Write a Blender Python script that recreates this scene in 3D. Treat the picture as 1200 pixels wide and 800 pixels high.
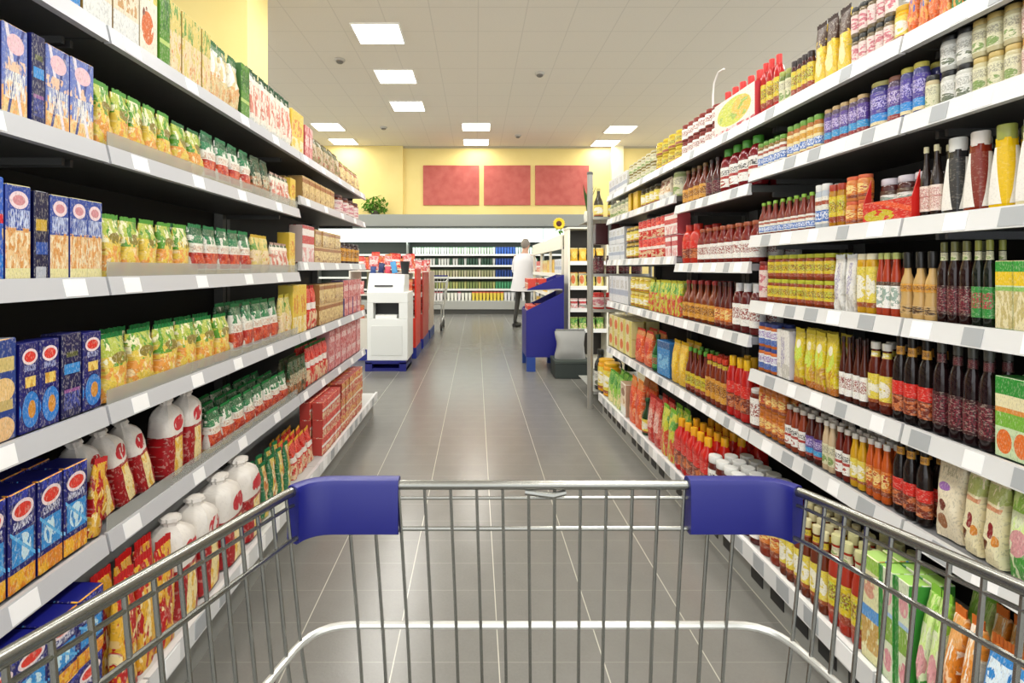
import bpy, bmesh, math, random
from mathutils import Vector, Matrix
PI = math.pi
random.seed(7)
for o in list(bpy.data.objects): bpy.data.objects.remove(o)
sc = bpy.context.scene
COL = sc.collection
# ------------------------------------------------------------ camera, light, exposure
FPX, CX, CY, HC = 560.0, 558.0, 314.0, 1.18       # focal length in pixels, vanishing point, eye height
H = HC + 3.3                                       # ceiling height
cd = bpy.data.cameras.new('camera'); cam = bpy.data.objects.new('camera', cd); COL.objects.link(cam)
cam.location = (0, 0, HC); cam.rotation_euler = (PI/2, 0, 0)
cd.sensor_width = 36; cd.lens = 36*FPX/1200; cd.clip_start = .02
cd.shift_x = (600-CX)/1200; cd.shift_y = -(400-CY)/1200
sc.camera = cam
sc.view_settings.view_transform = 'Standard'; sc.view_settings.look = 'None'
sc.view_settings.gamma = 1; sc.view_settings.use_curve_mapping = False
sc.view_settings.exposure = -0.22
PANEL_W = 34.0          # watts per ceiling panel lamp
PANEL_E = 9.0           # emission of the diffusers
w = bpy.data.worlds.new('world'); sc.world = w; w.use_nodes = True
w.node_tree.nodes['Background'].inputs[0].default_value = (.96, .985, 1, 1)
w.node_tree.nodes['Background'].inputs[1].default_value = 2.6   # added fill light, entering where the room is left open out of view

# ------------------------------------------------------------ materials
def lin(c):
    if isinstance(c, str):
        c = [int(c[i:i+2], 16)/255 for i in (0, 2, 4)]
    return tuple((v/12.92 if v <= .04045 else ((v+.055)/1.055)**2.4) for v in c) + (1,)
_M = {}
def mat(c, rough=.5, metal=0, emit=0, spec=.5, key=None):
    k = key or (c, rough, metal, emit)
    if k in _M: return _M[k]
    m = bpy.data.materials.new('paint_%s' % c); m.use_nodes = True
    b = m.node_tree.nodes['Principled BSDF']
    b.inputs['Base Color'].default_value = lin(c); b.inputs['Roughness'].default_value = rough
    b.inputs['Metallic'].default_value = metal
    if emit: b.inputs['Emission Color'].default_value = lin(c); b.inputs['Emission Strength'].default_value = emit
    _M[k] = m; return m

class NT:
    def __init__(s, m): s.t = m.node_tree; s.n = s.t.nodes
    def val(s, sock, v):
        if hasattr(v, 'is_linked') or hasattr(v, 'links'): s.t.links.new(v, sock)
        else: sock.default_value = v
    def math(s, op, a, b=0, c=0):
        n = s.n.new('ShaderNodeMath'); n.operation = op
        for i, v in enumerate((a, b, c)): s.val(n.inputs[i], v)
        return n.outputs[0]
    def vec(s, op, a, b=None):
        n = s.n.new('ShaderNodeVectorMath'); n.operation = op
        s.val(n.inputs[0], a)
        if b is not None: s.val(n.inputs[1], b)
        return n.outputs['Value' if op == 'LENGTH' else 'Vector']
    def mix(s, f, a, b):
        n = s.n.new('ShaderNodeMix'); n.data_type = 'RGBA'
        s.val(n.inputs['Factor'], f); s.val(n.inputs['A'], a); s.val(n.inputs['B'], b)
        return n.outputs['Result']
    def noise(s, vec, scale, w=None, detail=2):
        n = s.n.new('ShaderNodeTexNoise'); n.noise_dimensions = '4D' if w is not None else '3D'
        s.val(n.inputs['Vector'], vec); n.inputs['Scale'].default_value = scale; n.inputs['Detail'].default_value = detail
        if w is not None: s.val(n.inputs['W'], w)
        return n.outputs['Fac']

def art(name, base, layers, rough=.35, fine=.24):
    """Printed packaging: layers in the face's own 0..1 coordinates."""
    if name in _M: return _M[name]
    m = bpy.data.materials.new('print_'+name); m.use_nodes = True
    t = NT(m); b = t.n['Principled BSDF']; b.inputs['Roughness'].default_value = rough
    tc = t.n.new('ShaderNodeTexCoord'); uv = tc.outputs['UV']
    sp = t.n.new('ShaderNodeSeparateXYZ'); t.t.links.new(uv, sp.inputs[0]); u, v = sp.outputs[0], sp.outputs[1]
    oi = t.n.new('ShaderNodeObjectInfo'); rw = t.math('MULTIPLY', oi.outputs['Random'], 9.0)
    col = lin(base)
    def rmask(l): return t.math('MULTIPLY', t.math('COMPARE', u, (l[1]+l[3])/2, (l[3]-l[1])/2), t.math('COMPARE', v, (l[2]+l[4])/2, (l[4]-l[2])/2))
    def emask(l): return t.math('LESS_THAN', t.vec('LENGTH', t.vec('MULTIPLY', t.vec('SUBTRACT', uv, (l[1], l[2], 0)), (1/l[3], 1/l[4], 0))), 1.0)
    for l in layers:
        k = l[0]
        if k == 'R': mk = rmask(l)                                      # rectangle
        elif k == 'E': mk = emask(l)                                    # ellipse
        elif k == 'S':                                                  # lines of small print
            st = t.vec('MULTIPLY', uv, (26, 10 if len(l) < 7 else l[6]*1.8, 0))
            mk = t.math('MULTIPLY', rmask(l), t.math('GREATER_THAN', t.noise(st, 1.6, rw), .5))
        elif k in 'BC':                                                 # picture of food: blotches inside rectangle / ellipse
            mk0 = rmask(l) if k == 'B' else emask(l)
            mk = t.math('MULTIPLY', mk0, t.math('GREATER_THAN', t.noise(uv, l[6] if len(l) > 6 else 7, rw, 3), l[7] if len(l) > 7 else .5))
        elif k == 'V':                                                  # wedge, wide above and narrow below
            mk = t.math('LESS_THAN', t.math('ABSOLUTE', t.math('SUBTRACT', u, l[3])), t.math('MULTIPLY_ADD', v, l[1], l[2]))
        elif k == 'D':                                                  # diagonal band  (name, slope, offset, half width, _, col)
            mk = t.math('COMPARE', t.math('MULTIPLY_ADD', u, l[1], v), l[2], l[3])
        col = t.mix(mk, col, lin(l[5]))
    # fine printed detail: small light and dark marks all over the pack
    n1 = t.noise(t.vec('MULTIPLY', uv, (1, 1.4, 0)), 17, rw, 2); n2 = t.noise(t.vec('MULTIPLY', uv, (1.2, 1, 0)), 26, t.math('ADD', rw, 4.0), 2)
    col = t.mix(t.math('MULTIPLY', t.math('GREATER_THAN', n1, .57), fine), col, lin('f2ead6'))
    col = t.mix(t.math('MULTIPLY', t.math('GREATER_THAN', n2, .57), fine), col, lin('2c2418'))
    t.val(b.inputs['Base Color'], col)
    _M[name] = m; return m

def clear(name, tint='ccd0cc', a=.35):
    if name in _M: return _M[name]
    m = bpy.data.materials.new(name); m.use_nodes = True; nt = m.node_tree
    b = nt.nodes['Principled BSDF']; b.inputs['Base Color'].default_value = lin(tint); b.inputs['Roughness'].default_value = .15
    b.inputs['Alpha'].default_value = a
    _M[name] = m; return m

CHROME = mat('92928c', .26, .95); STEEL = mat('a8a8a2', .35, .7)
RAIL = mat('dcdddd', .35); RAILL = mat('c3c4c8', .35); TAG = mat('fafafa', .5); TAGG = mat('a9adb0', .5)
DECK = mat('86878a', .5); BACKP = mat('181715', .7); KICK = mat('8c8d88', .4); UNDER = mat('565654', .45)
BLUE = mat('11156c', .4); BLACK = mat('141414', .5)

# ------------------------------------------------------------ mesh helpers
def link(name, bm, mats, parent=None, smooth=False):
    me = bpy.data.meshes.new(name)
    bmesh.ops.recalc_face_normals(bm, faces=bm.faces)
    bm.to_mesh(me); bm.free()
    for m in (mats if isinstance(mats, (list, tuple)) else [mats]): me.materials.append(m)
    if smooth:
        for p in me.polygons: p.use_smooth = True
        try: me.set_sharp_from_angle(angle=math.radians(40))
        except Exception: pass
    o = bpy.data.objects.new(name, me); COL.objects.link(o)
    if parent: o.parent = parent
    return o
def box(bm, x0, x1, y0, y1, z0, z1, mi=0, bev=0):
    r = bmesh.ops.create_cube(bm, size=1)
    vs = r['verts']
    for v in vs:
        v.co = Vector(((x0+x1)/2+v.co.x*(x1-x0), (y0+y1)/2+v.co.y*(y1-y0), (z0+z1)/2+v.co.z*(z1-z0)))
    fs = set(f for v in vs for f in v.link_faces)
    for f in fs: f.material_index = mi
    if bev:
        es = list(set(e for v in vs for e in v.link_edges))
        bmesh.ops.bevel(bm, geom=es, offset=bev, segments=2, affect='EDGES', profile=.5)
def B(name, m, parent, *a, bev=0):
    bm = bmesh.new(); box(bm, *a, bev=bev); return link(name, bm, m, parent)
def tube(bm, pts, r, n=8, closed=False):
    pts = [Vector(p) for p in pts]; rings = []
    N = len(pts); up0 = None
    for i, p in enumerate(pts):
        a = pts[i-1] if (i or closed) else p; b = pts[(i+1) % N] if (i < N-1 or closed) else p
        d = (b-a).normalized()
        if up0 is None:
            up0 = Vector((0, 0, 1)) if abs(d.z) < .9 else Vector((1, 0, 0))
        s = d.cross(up0).normalized(); up = s.cross(d).normalized(); up0 = up
        rings.append([bm.verts.new(p+s*math.cos(2*PI*k/n)*r+up*math.sin(2*PI*k/n)*r) for k in range(n)])
    rng = range(N) if closed else range(N-1)
    for i in rng:
        A, C = rings[i], rings[(i+1) % N]
        for k in range(n): bm.faces.new((A[k], A[(k+1) % n], C[(k+1) % n], C[k]))
    if not closed:
        bm.faces.new(rings[0][::-1]); bm.faces.new(rings[-1])
def lathe(bm, prof, n=18, cap=True, cx=0, cy=0, uvz=None, sq=0):
    """prof [(r,z)] bottom to top; UV: u around with 0.5 at the front (-y), v along height. sq>0 squares the section."""
    uvl = bm.loops.layers.uv.verify()
    z0, z1 = uvz or (prof[0][1], prof[-1][1]); rings = []
    for r, z in prof:
        ring = []
        for k in range(n):
            a = 2*PI*k/n + PI/2
            c, s = math.cos(a), math.sin(a)
            f = 1/((abs(c)**(2+sq*6)+abs(s)**(2+sq*6))**(1/(2+sq*6))) if sq else 1
            ring.append(bm.verts.new((cx+r*c*f, cy+r*s*f, z)))
        rings.append(ring)
    for i in range(len(prof)-1):
        for k in range(n):
            f = bm.faces.new((rings[i][k], rings[i][(k+1) % n], rings[i+1][(k+1) % n], rings[i+1][k]))
            for lp, (kk, ii) in zip(f.loops, ((k, i), (k+1, i), (k+1, i+1), (k, i+1))):
                lp[uvl].uv = (kk/n, (prof[ii][1]-z0)/(z1-z0+1e-9))
    if cap:
        for ring, i in ((rings[0][::-1], 0), (rings[-1], -1)):
            f = bm.faces.new(ring)
            for lp in f.loops: lp[uvl].uv = (.5, 0 if i == 0 else 1)

# ------------------------------------------------------------ packaging builders (local: x width, front -y, z up, origin on the base centre)
def carton(w, h, d, A, side, top=None, bev=True):
    bm = bmesh.new(); uvl = bm.loops.layers.uv.verify()
    x, y = w/2, d/2; e = min(.0022, w*.04)
    co = {}
    V = [bm.verts.new(p) for p in [(-x, -y, 0), (x, -y, 0), (x, y, 0), (-x, y, 0), (-x, -y, h), (x, -y, h), (x, y, h), (-x, y, h)]]
    for idx, mi in (((0, 1, 5, 4), 0), ((2, 3, 7, 6), 0), ((1, 2, 6, 5), 1), ((3, 0, 4, 7), 1), ((4, 5, 6, 7), 2), ((3, 2, 1, 0), 2)):
        f = bm.faces.new([V[i] for i in idx]); f.material_index = mi
        for lp, u in zip(f.loops, ((0, 0), (1, 0), (1, 1), (0, 1))): lp[uvl].uv = u
    bmesh.ops.bevel(bm, geom=list(bm.edges), offset=e, segments=1, affect='EDGES')
    o = link('carton', bm, [A, side, top or side])
    return o
def pouch(w, h, d, A, seal, gusset=True, fold=0, seed=0):
    rnd = random.Random(seed); bm = bmesh.new(); uvl = bm.loops.layers.uv.verify()
    n, R = 20, 11; rings = []; ph = [rnd.uniform(0, 6) for _ in range(4)]
    for i in range(R):
        t = i/(R-1); z = h*.93*t
        thick = d/2*(max(0.06, (1-t**2.6))**.75*.97+.03) * (.75+.25*min(1, t*4))
        wid = w/2*(.93+.07*math.cos(t*PI*2)) if gusset else w/2*(.9+.1*math.sin(t*PI))
        ring = []
        for k in range(n):
            a = 2*PI*k/n + PI/2; c, s = math.cos(a), math.sin(a)
            px = wid*math.copysign(abs(c)**.6, c); py = thick*math.copysign(abs(s)**.7, s)
            wr = .0035*math.sin(9*t+ph[0]+3*c)+.0025*math.sin(21*t+ph[1]+5*c)
            ring.append(bm.verts.new((px+wr*.5, py+wr*math.copysign(1, s)*min(1, 2*thick/d), z+.0)))
        rings.append(ring)
    for i in range(R-1):
        for k in range(n):
            f = bm.faces.new((rings[i][k], rings[i][(k+1) % n], rings[i+1][(k+1) % n], rings[i+1][k]))
            for lp in f.loops: lp[uvl].uv = (lp.vert.co.x/w+.5, lp.vert.co.z/h)
    for ring in (rings[0][::-1], rings[-1]):
        f = bm.faces.new(ring)
        for lp in f.loops: lp[uvl].uv = (lp.vert.co.x/w+.5, lp.vert.co.z/h)
    o = link('pouch', bm, A, smooth=True)
    bm = bmesh.new(); K = 13; a0 = []; a1 = []
    for k in range(K):                        # crimped seal along the top
        x = (k/(K-1)-.5)*w*.93; yy = .0016*(1 if k % 2 else -1); zt = h+rnd.uniform(-.002, .002)
        for L, dy in ((a0, -.0009), (a1, .0009)): L.append((bm.verts.new((x, yy+dy, h*.925)), bm.verts.new((x, yy+dy, zt))))
    for L in (a0, a1):
        for k in range(K-1): bm.faces.new((L[k][0], L[k+1][0], L[k+1][1], L[k][1]))
    for k in range(K-1): bm.faces.new((a0[k][1], a0[k+1][1], a1[k+1][1], a1[k][1]))
    link('top_seal', bm, seal, o)
    return o
def rice_bag(w, h, d, A, top, seed=0):
    """plump bag: printed lower half, clear white upper half gathered into a small knot"""
    rnd = random.Random(seed); uv_n = 24; ph = [rnd.uniform(0, 6) for _ in range(5)]
    def rings_of(bm, prof, sqx):
        uvl = bm.loops.layers.uv.verify(); rings = []
        for r, t in prof:
            g = max(0, (t-.66)*4)                              # gathers deepen towards the knot
            ring = []
            for k in range(uv_n):
                a = 2*PI*k/uv_n+PI/2; c, s_ = math.cos(a), math.sin(a)
                ex = 1-(1-sqx)*max(0, 1-g)
                x = w/2*r*math.copysign(abs(c)**ex, c); y = d/2*min(1, r*1.05)*math.copysign(abs(s_)**ex, s_)
                wob = 1+.035*math.sin(3*a+ph[0]+11*t)+.02*math.sin(7*a+ph[1]-17*t)+.10*min(1, g)*math.sin(9*a+ph[2])
                ring.append(bm.verts.new((x*wob+.012*w*math.sin(14*t+ph[3]), y*wob, h*t)))
            rings.append(ring)
        for i in range(len(prof)-1):
            for k in range(uv_n):
                f = bm.faces.new((rings[i][k], rings[i][(k+1) % uv_n], rings[i+1][(k+1) % uv_n], rings[i+1][k]))
                for lp in f.loops: lp[uvl].uv = (lp.vert.co.x/w+.5, lp.vert.co.z/h)
        bm.faces.new(rings[0][::-1]); bm.faces.new(rings[-1])
    bm = bmesh.new(); rings_of(bm, [(.82, 0), (.95, .02), (1, .10), (.97, .2), (1.0, .3), (.98, .4), (.96, .54)], .55)
    o = link('rice_bag', bm, A, smooth=True)
    bm = bmesh.new(); rings_of(bm, [(.965, .53), (.98, .58), (1.0, .63), (.98, .70), (.95, .78), (.82, .84), (.58, .885), (.38, .91), (.36, .93), (.46, .955), (.42, .985), (.2, 1.0)], .6)
    link('tied_top', bm, top, o, smooth=True)
    return o
PROF = {  # (radius fraction, height fraction) body ; cap (r, z0, z1) ; label (r, z0, z1)
 'sauce':   ([(.9,0),(1,.02),(1,.56),(.93,.64),(.6,.74),(.42,.82),(.38,.92)], (.46,.90,1.0), (.10,.52), None),
 'slim':    ([(.9,0),(1,.02),(1,.48),(.85,.58),(.5,.70),(.36,.80),(.34,.93)], (.42,.91,1.0), (.08,.44), (.70,.80)),
 'squeeze': ([(.85,0),(1,.03),(.97,.3),(.9,.45),(1,.62),(.92,.72),(.55,.80),(.45,.86)], (.5,.84,1.0), (.12,.60), None),
 'ketchup': ([(.9,0),(1,.03),(1,.55),(.95,.68),(.7,.80),(.5,.84)], (.55,.83,1.0), (.14,.58), None),
 'bell':    ([(.95,0),(1,.03),(1,.2),(.86,.34),(.98,.46),(.9,.56),(.5,.68),(.42,.8)], (.62,.76,1.0), (.06,.2), (.40,.52)),
 'dressing':([(.98,0),(1,.02),(.97,.18),(.84,.45),(.68,.68),(.6,.78),(.62,.84)], (.68,.82,1.0), (.06,.74), None),
 'big':     ([(.9,0),(1,.02),(1,.54),(.97,.62),(.8,.70),(.52,.77),(.46,.9)], (.52,.88,1.0), (.10,.46), (.77,.87)),
 'jar':     ([(.88,0),(1,.04),(1,.76),(.95,.82),(.84,.86)], (.92,.85,1.0), (.12,.72), None),
 'tall':    ([(.88,0),(1,.03),(1,.82),(.95,.87),(.84,.91)], (.9,.90,1.0), (.10,.78), None),
 'amber':   ([(.9,0),(1,.03),(1,.56),(.92,.66),(.66,.77),(.55,.83),(.54,.92)], (.64,.90,1.0), (.12,.54), (.78,.87)),
}
def profile_at(P, t):
    for (r0, z0), (r1, z1) in zip(P, P[1:]):
        if z0 <= t <= z1: return r0+(r1-r0)*(t-z0)/(z1-z0+1e-9)
    return P[-1][0]
def vessel(kind, w, h, body, cap, label, neck=None, sq=0, n=18):
    P, C, Lb, Nk = PROF[kind]; R = w/2
    bm = bmesh.new(); lathe(bm, [(r*R, z*h) for r, z in P], n, sq=sq)
    o = link('jar' if kind in ('jar', 'tall') else 'bottle', bm, body, smooth=True)
    bm = bmesh.new()
    lathe(bm, [(C[0]*R*.97, C[1]*h), (C[0]*R, (C[1]+.01)*h), (C[0]*R, (C[2]-.015)*h), (C[0]*R*.93, C[2]*h)], n)
    link('lid' if kind in ('jar', 'tall') else 'cap', bm, cap, o, smooth=True)
    for band, m, nm in ((Lb, label, 'label'), (Nk, neck, 'neck_label')):
        if band and m:
            bm = bmesh.new(); K = 6; pr = []
            for i in range(K+1):
                t = band[0]+(band[1]-band[0])*i/K; pr.append((profile_at(P, t)*R*1.012+.0003, t*h))
            inner = [(r*.985, z) for r, z in pr]
            lathe(bm, pr, n, cap=False, uvz=(pr[0][1], pr[-1][1]), sq=sq)
            link(nm, bm, m, o, smooth=True)
    return o
def can(w, h, body, lid):
    bm = bmesh.new(); R = w/2; lathe(bm, [(R*.96, 0), (R, .004), (R, h-.004), (R*.96, h)], 18)
    o = link('tin', bm, body, smooth=True)
    bm = bmesh.new(); lathe(bm, [(R*.9, h-.001), (R*.985, h+.0015), (R*.985, h+.003), (R*.9, h+.0015)], 18)
    link('lid', bm, lid, o, smooth=True); return o

# ------------------------------------------------------------ naming, copying
ORD = 'zeroth first second third fourth fifth sixth seventh eighth ninth tenth eleventh twelfth thirteenth fourteenth fifteenth sixteenth seventeenth eighteenth nineteenth twentieth'.split()
TENS = {2: ('twenty', 'twentieth'), 3: ('thirty', 'thirtieth'), 4: ('forty', 'fortieth'), 5: ('fifty', 'fiftieth'), 6: ('sixty', 'sixtieth')}
def ordn(i):
    if i <= 20: return ORD[i]
    t, r = divmod(i, 10); return TENS[t][1] if r == 0 else TENS[t][0]+'-'+ORD[r]
def tag(o, label, cat, group=None):
    o['label'] = label; o['category'] = cat
    if group: o['group'] = group
    return o
def struct(o): o['kind'] = 'structure'; return o
KIDS = {}
def kids(o):
    if o.name not in KIDS: KIDS[o.name] = list(o.children)
    return KIDS[o.name]
def copy_tree(o):
    c = o.copy(); COL.objects.link(c)
    for ch in kids(o):
        g = ch.copy(); COL.objects.link(g); g.parent = c
        for s in kids(ch):
            q = s.copy(); COL.objects.link(q); q.parent = g
    return c
def empty(name, loc=(0, 0, 0), rz=0):
    o = bpy.data.objects.new(name, None); COL.objects.link(o); o.location = loc; o.rotation_euler = (0, 0, rz)
    o.empty_display_size = .05; return o

# ============================================================ THE ROOM
def floor_mat():
    m = bpy.data.materials.new('floor_tiles'); m.use_nodes = True; t = NT(m); b = t.n['Principled BSDF']
    g = t.n.new('ShaderNodeNewGeometry'); sp = t.n.new('ShaderNodeSeparateXYZ'); t.t.links.new(g.outputs['Position'], sp.inputs[0])
    def line(ax, off, size, wd):
        f = t.math('FRACT', t.math('DIVIDE', t.math('ADD', ax, off), size))
        return t.math('LESS_THAN', f, wd/size)
    lx = line(sp.outputs[0], 50*.315-.066, .315, .0034); ly = line(sp.outputs[1], .01, .16, .0025)
    nz = t.noise(g.outputs['Position'], 9, detail=6); nf = t.noise(g.outputs['Position'], 120, detail=2)
    c = t.mix(nz, lin('686762'), lin('75736e')); c = t.mix(t.math('MULTIPLY', nf, .3), c, lin('888680'))
    c = t.mix(ly, c, lin('86847d')); c = t.mix(lx, c, lin('b4b1a4'))
    t.val(b.inputs['Base Color'], c)
    t.val(b.inputs['Roughness'], t.math('MULTIPLY_ADD', nz, .03, .22))
    bp = t.n.new('ShaderNodeBump'); bp.inputs['Strength'].default_value = .12; bp.inputs['Distance'].default_value = .002
    t.val(bp.inputs['Height'], nf); t.t.links.new(bp.outputs[0], b.inputs['Normal'])
    return m
def ceil_mat():
    m = bpy.data.materials.new('ceiling_tiles'); m.use_nodes = True; t = NT(m); b = t.n['Principled BSDF']; b.inputs['Roughness'].default_value = .8
    g = t.n.new('ShaderNodeNewGeometry'); sp = t.n.new('ShaderNodeSeparateXYZ'); t.t.links.new(g.outputs['Position'], sp.inputs[0])
    def line(ax, off, size, wd):
        return t.math('LESS_THAN', t.math('FRACT', t.math('DIVIDE', t.math('ADD', ax, off), size)), wd/size)
    l = t.math('MAXIMUM', line(sp.outputs[0], 30.36, .62, .014), line(sp.outputs[1], 20.0, .62, .014))
    nf = t.noise(g.outputs['Position'], 90, detail=3)
    c = t.mix(nf, lin('dad4ca'), lin('e6e1d8')); c = t.mix(l, c, lin('d2cdc4')); t.val(b.inputs['Base Color'], c)
    return m
def plaster(c1, c2, key, sc_=2.5):
    m = bpy.data.materials.new(key); m.use_nodes = True; t = NT(m); b = t.n['Principled BSDF']; b.inputs['Roughness'].default_value = .65
    g = t.n.new('ShaderNodeNewGeometry'); t.val(b.inputs['Base Color'], t.mix(t.noise(g.outputs['Position'], sc_, detail=6), lin(c1), lin(c2)))
    return m
YEL = plaster('e0c97c', 'e8d48c', 'yellow_plaster')
FY = 13.0
struct(B('floor', floor_mat(), None, -8, 8, -5, FY+.3, -.1, 0))
struct(B('ceiling', ceil_mat(), None, -8, 8, -5, FY+.3, H, H+.1))
struct(B('wall_far', YEL, None, -8, 8, FY, FY+.25, 0, H))
struct(B('wall_left', YEL, None, -8.2, -8, -5, FY+.3, 0, 1.1))   # unseen side walls, both cut low so the added world light reaches the ceiling
struct(B('wall_right', YEL, None, 8, 8.2, -5, FY+.3, 0, 1.1))
struct(B('wall_projection', YEL, None, -8, -1.98, FY-.1, FY, 0, H))
struct(B('wall_pilaster', plaster('f3e6b4', 'f6ebc0', 'pale_plaster'), None, 3.66, 3.98, FY-.1, FY, 0, H))
struct(B('wall_column', YEL, None, -3.5, -2.42, 5.05, 5.55, 0, H))
# grey edge trim where the ceiling meets the far wall
struct(B('trim_1', mat('b3a98c', .6), None, -1.98, 8, FY-.03, FY, H-.05, H))

# red wall panels
RP = plaster('9c3730', 'c46c60', 'red_panel', 5)
for x0, x1, lab in ((496, 561.5, 'square red wall panel nearest the yellow wall corner'), (567, 621.5, 'middle red wall panel between the two others'), (627, 690, 'red wall panel nearest the pale pilaster')):
    k = FY/FPX
    o = B('wall_panel', RP, None, (x0-CX)*k, (x1-CX)*k, -.02, .02, HC+73.5*k, HC+120*k, bev=.006)
    o.location.y = FY-.02
    tag(o, lab+', on yellow wall above the cooler', 'wall panel', 'red wall panels')

# ceiling lights
def light_proto():
    r = empty('ceiling_light')
    bm = bmesh.new(); a, c = .335, .295
    for bx in ((-a, a, -c, -c+.02), (-a, a, c-.02, c), (-a, -a+.02, -c+.02, c-.02), (a-.02, a, -c+.02, c-.02)): box(bm, *bx, -.02, 0)
    link('frame', bm, mat('f2f0ea', .4), r)
    bm = bmesh.new(); box(bm, -a+.02, a-.02, -c+.02, c-.02, -.014, -.004)
    link('diffuser', bm, mat('fffdf6', .5, emit=PANEL_E), r); return r
LP = light_proto(); used = [False]
lights = [(-1.37, 6.72, 'first of the row over the floor aisle, by the yellow column'), (-1.38, 8.22, 'second of the row after the yellow column'), (-1.39, 9.72, 'third of the row after the yellow column'),
          (-3.45, 11.15, 'far pale row over the pasta end, front one'), (-3.45, 12.45, 'over the pasta end, against the far wall'),
          (0, 11.15, 'front one of the pair above the red panels'), (0, 12.5, 'against the far wall, above the red panels'),
          (3.42, 11.35, 'front one of the pair by the pale pilaster'), (3.4, 12.6, 'against the far wall by the pale pilaster')]
n_ = 0
for yy in (4.6, 2.6, .6, -1.4, -3.4):
    for xx in (-1.37, 1.1):
        n_ += 1; lights.append((xx, yy, 'ceiling row above the trolley, %s one' % ordn(n_)))
for yy in (9, 5.6, 2.2, -1.2):
    for xx in (-5.6, 5.6):
        n_ += 1; lights.append((xx, yy, 'outer ceiling rows beyond the shelving, %s one' % ordn(n_)))
for i, (x, y, lab) in enumerate(lights):
    o = LP if i == 0 else copy_tree(LP); o.location = (x, y, H)
    tag(o, 'square lit ceiling light, '+lab, 'ceiling light', 'ceiling lights')
    ld = bpy.data.lights.new('panel_lamp', 'AREA'); ld.shape = 'RECTANGLE'; ld.size = .62; ld.size_y = .54
    ld.energy = PANEL_W*(1.25 if i > 8 else .35 if y > 12 else 1); ld.color = (1, .975, .92)
    lo = bpy.data.objects.new('panel_lamp', ld); COL.objects.link(lo); lo.location = (x, y, H-.03); lo['kind'] = 'helper'
for i, (x, y, lab) in enumerate([(-2.16, 7.57, 'beside the nearest ceiling light'), (1.08, 8.1, 'alone above the sauce shelving'), (-2.17, 11.2, 'beside the light nearest the wall corner'), (1.04, 11.9, 'between the two far light pairs')]):
    r = empty('smoke_detector', (x, y, H))
    bm = bmesh.new(); lathe(bm, [(.07, -.03), (.085, -.01), (.085, 0)], 20); link('base', bm, mat('b9b5ac', .5), r, smooth=True)
    bm = bmesh.new(); lathe(bm, [(.03, -.062), (.05, -.05), (.055, -.03)], 20); link('sensor_head', bm, mat('6e6a63', .5), r, smooth=True)
    tag(r, 'round grey smoke detector on ceiling, '+lab, 'smoke detector', 'smoke detectors')

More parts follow.
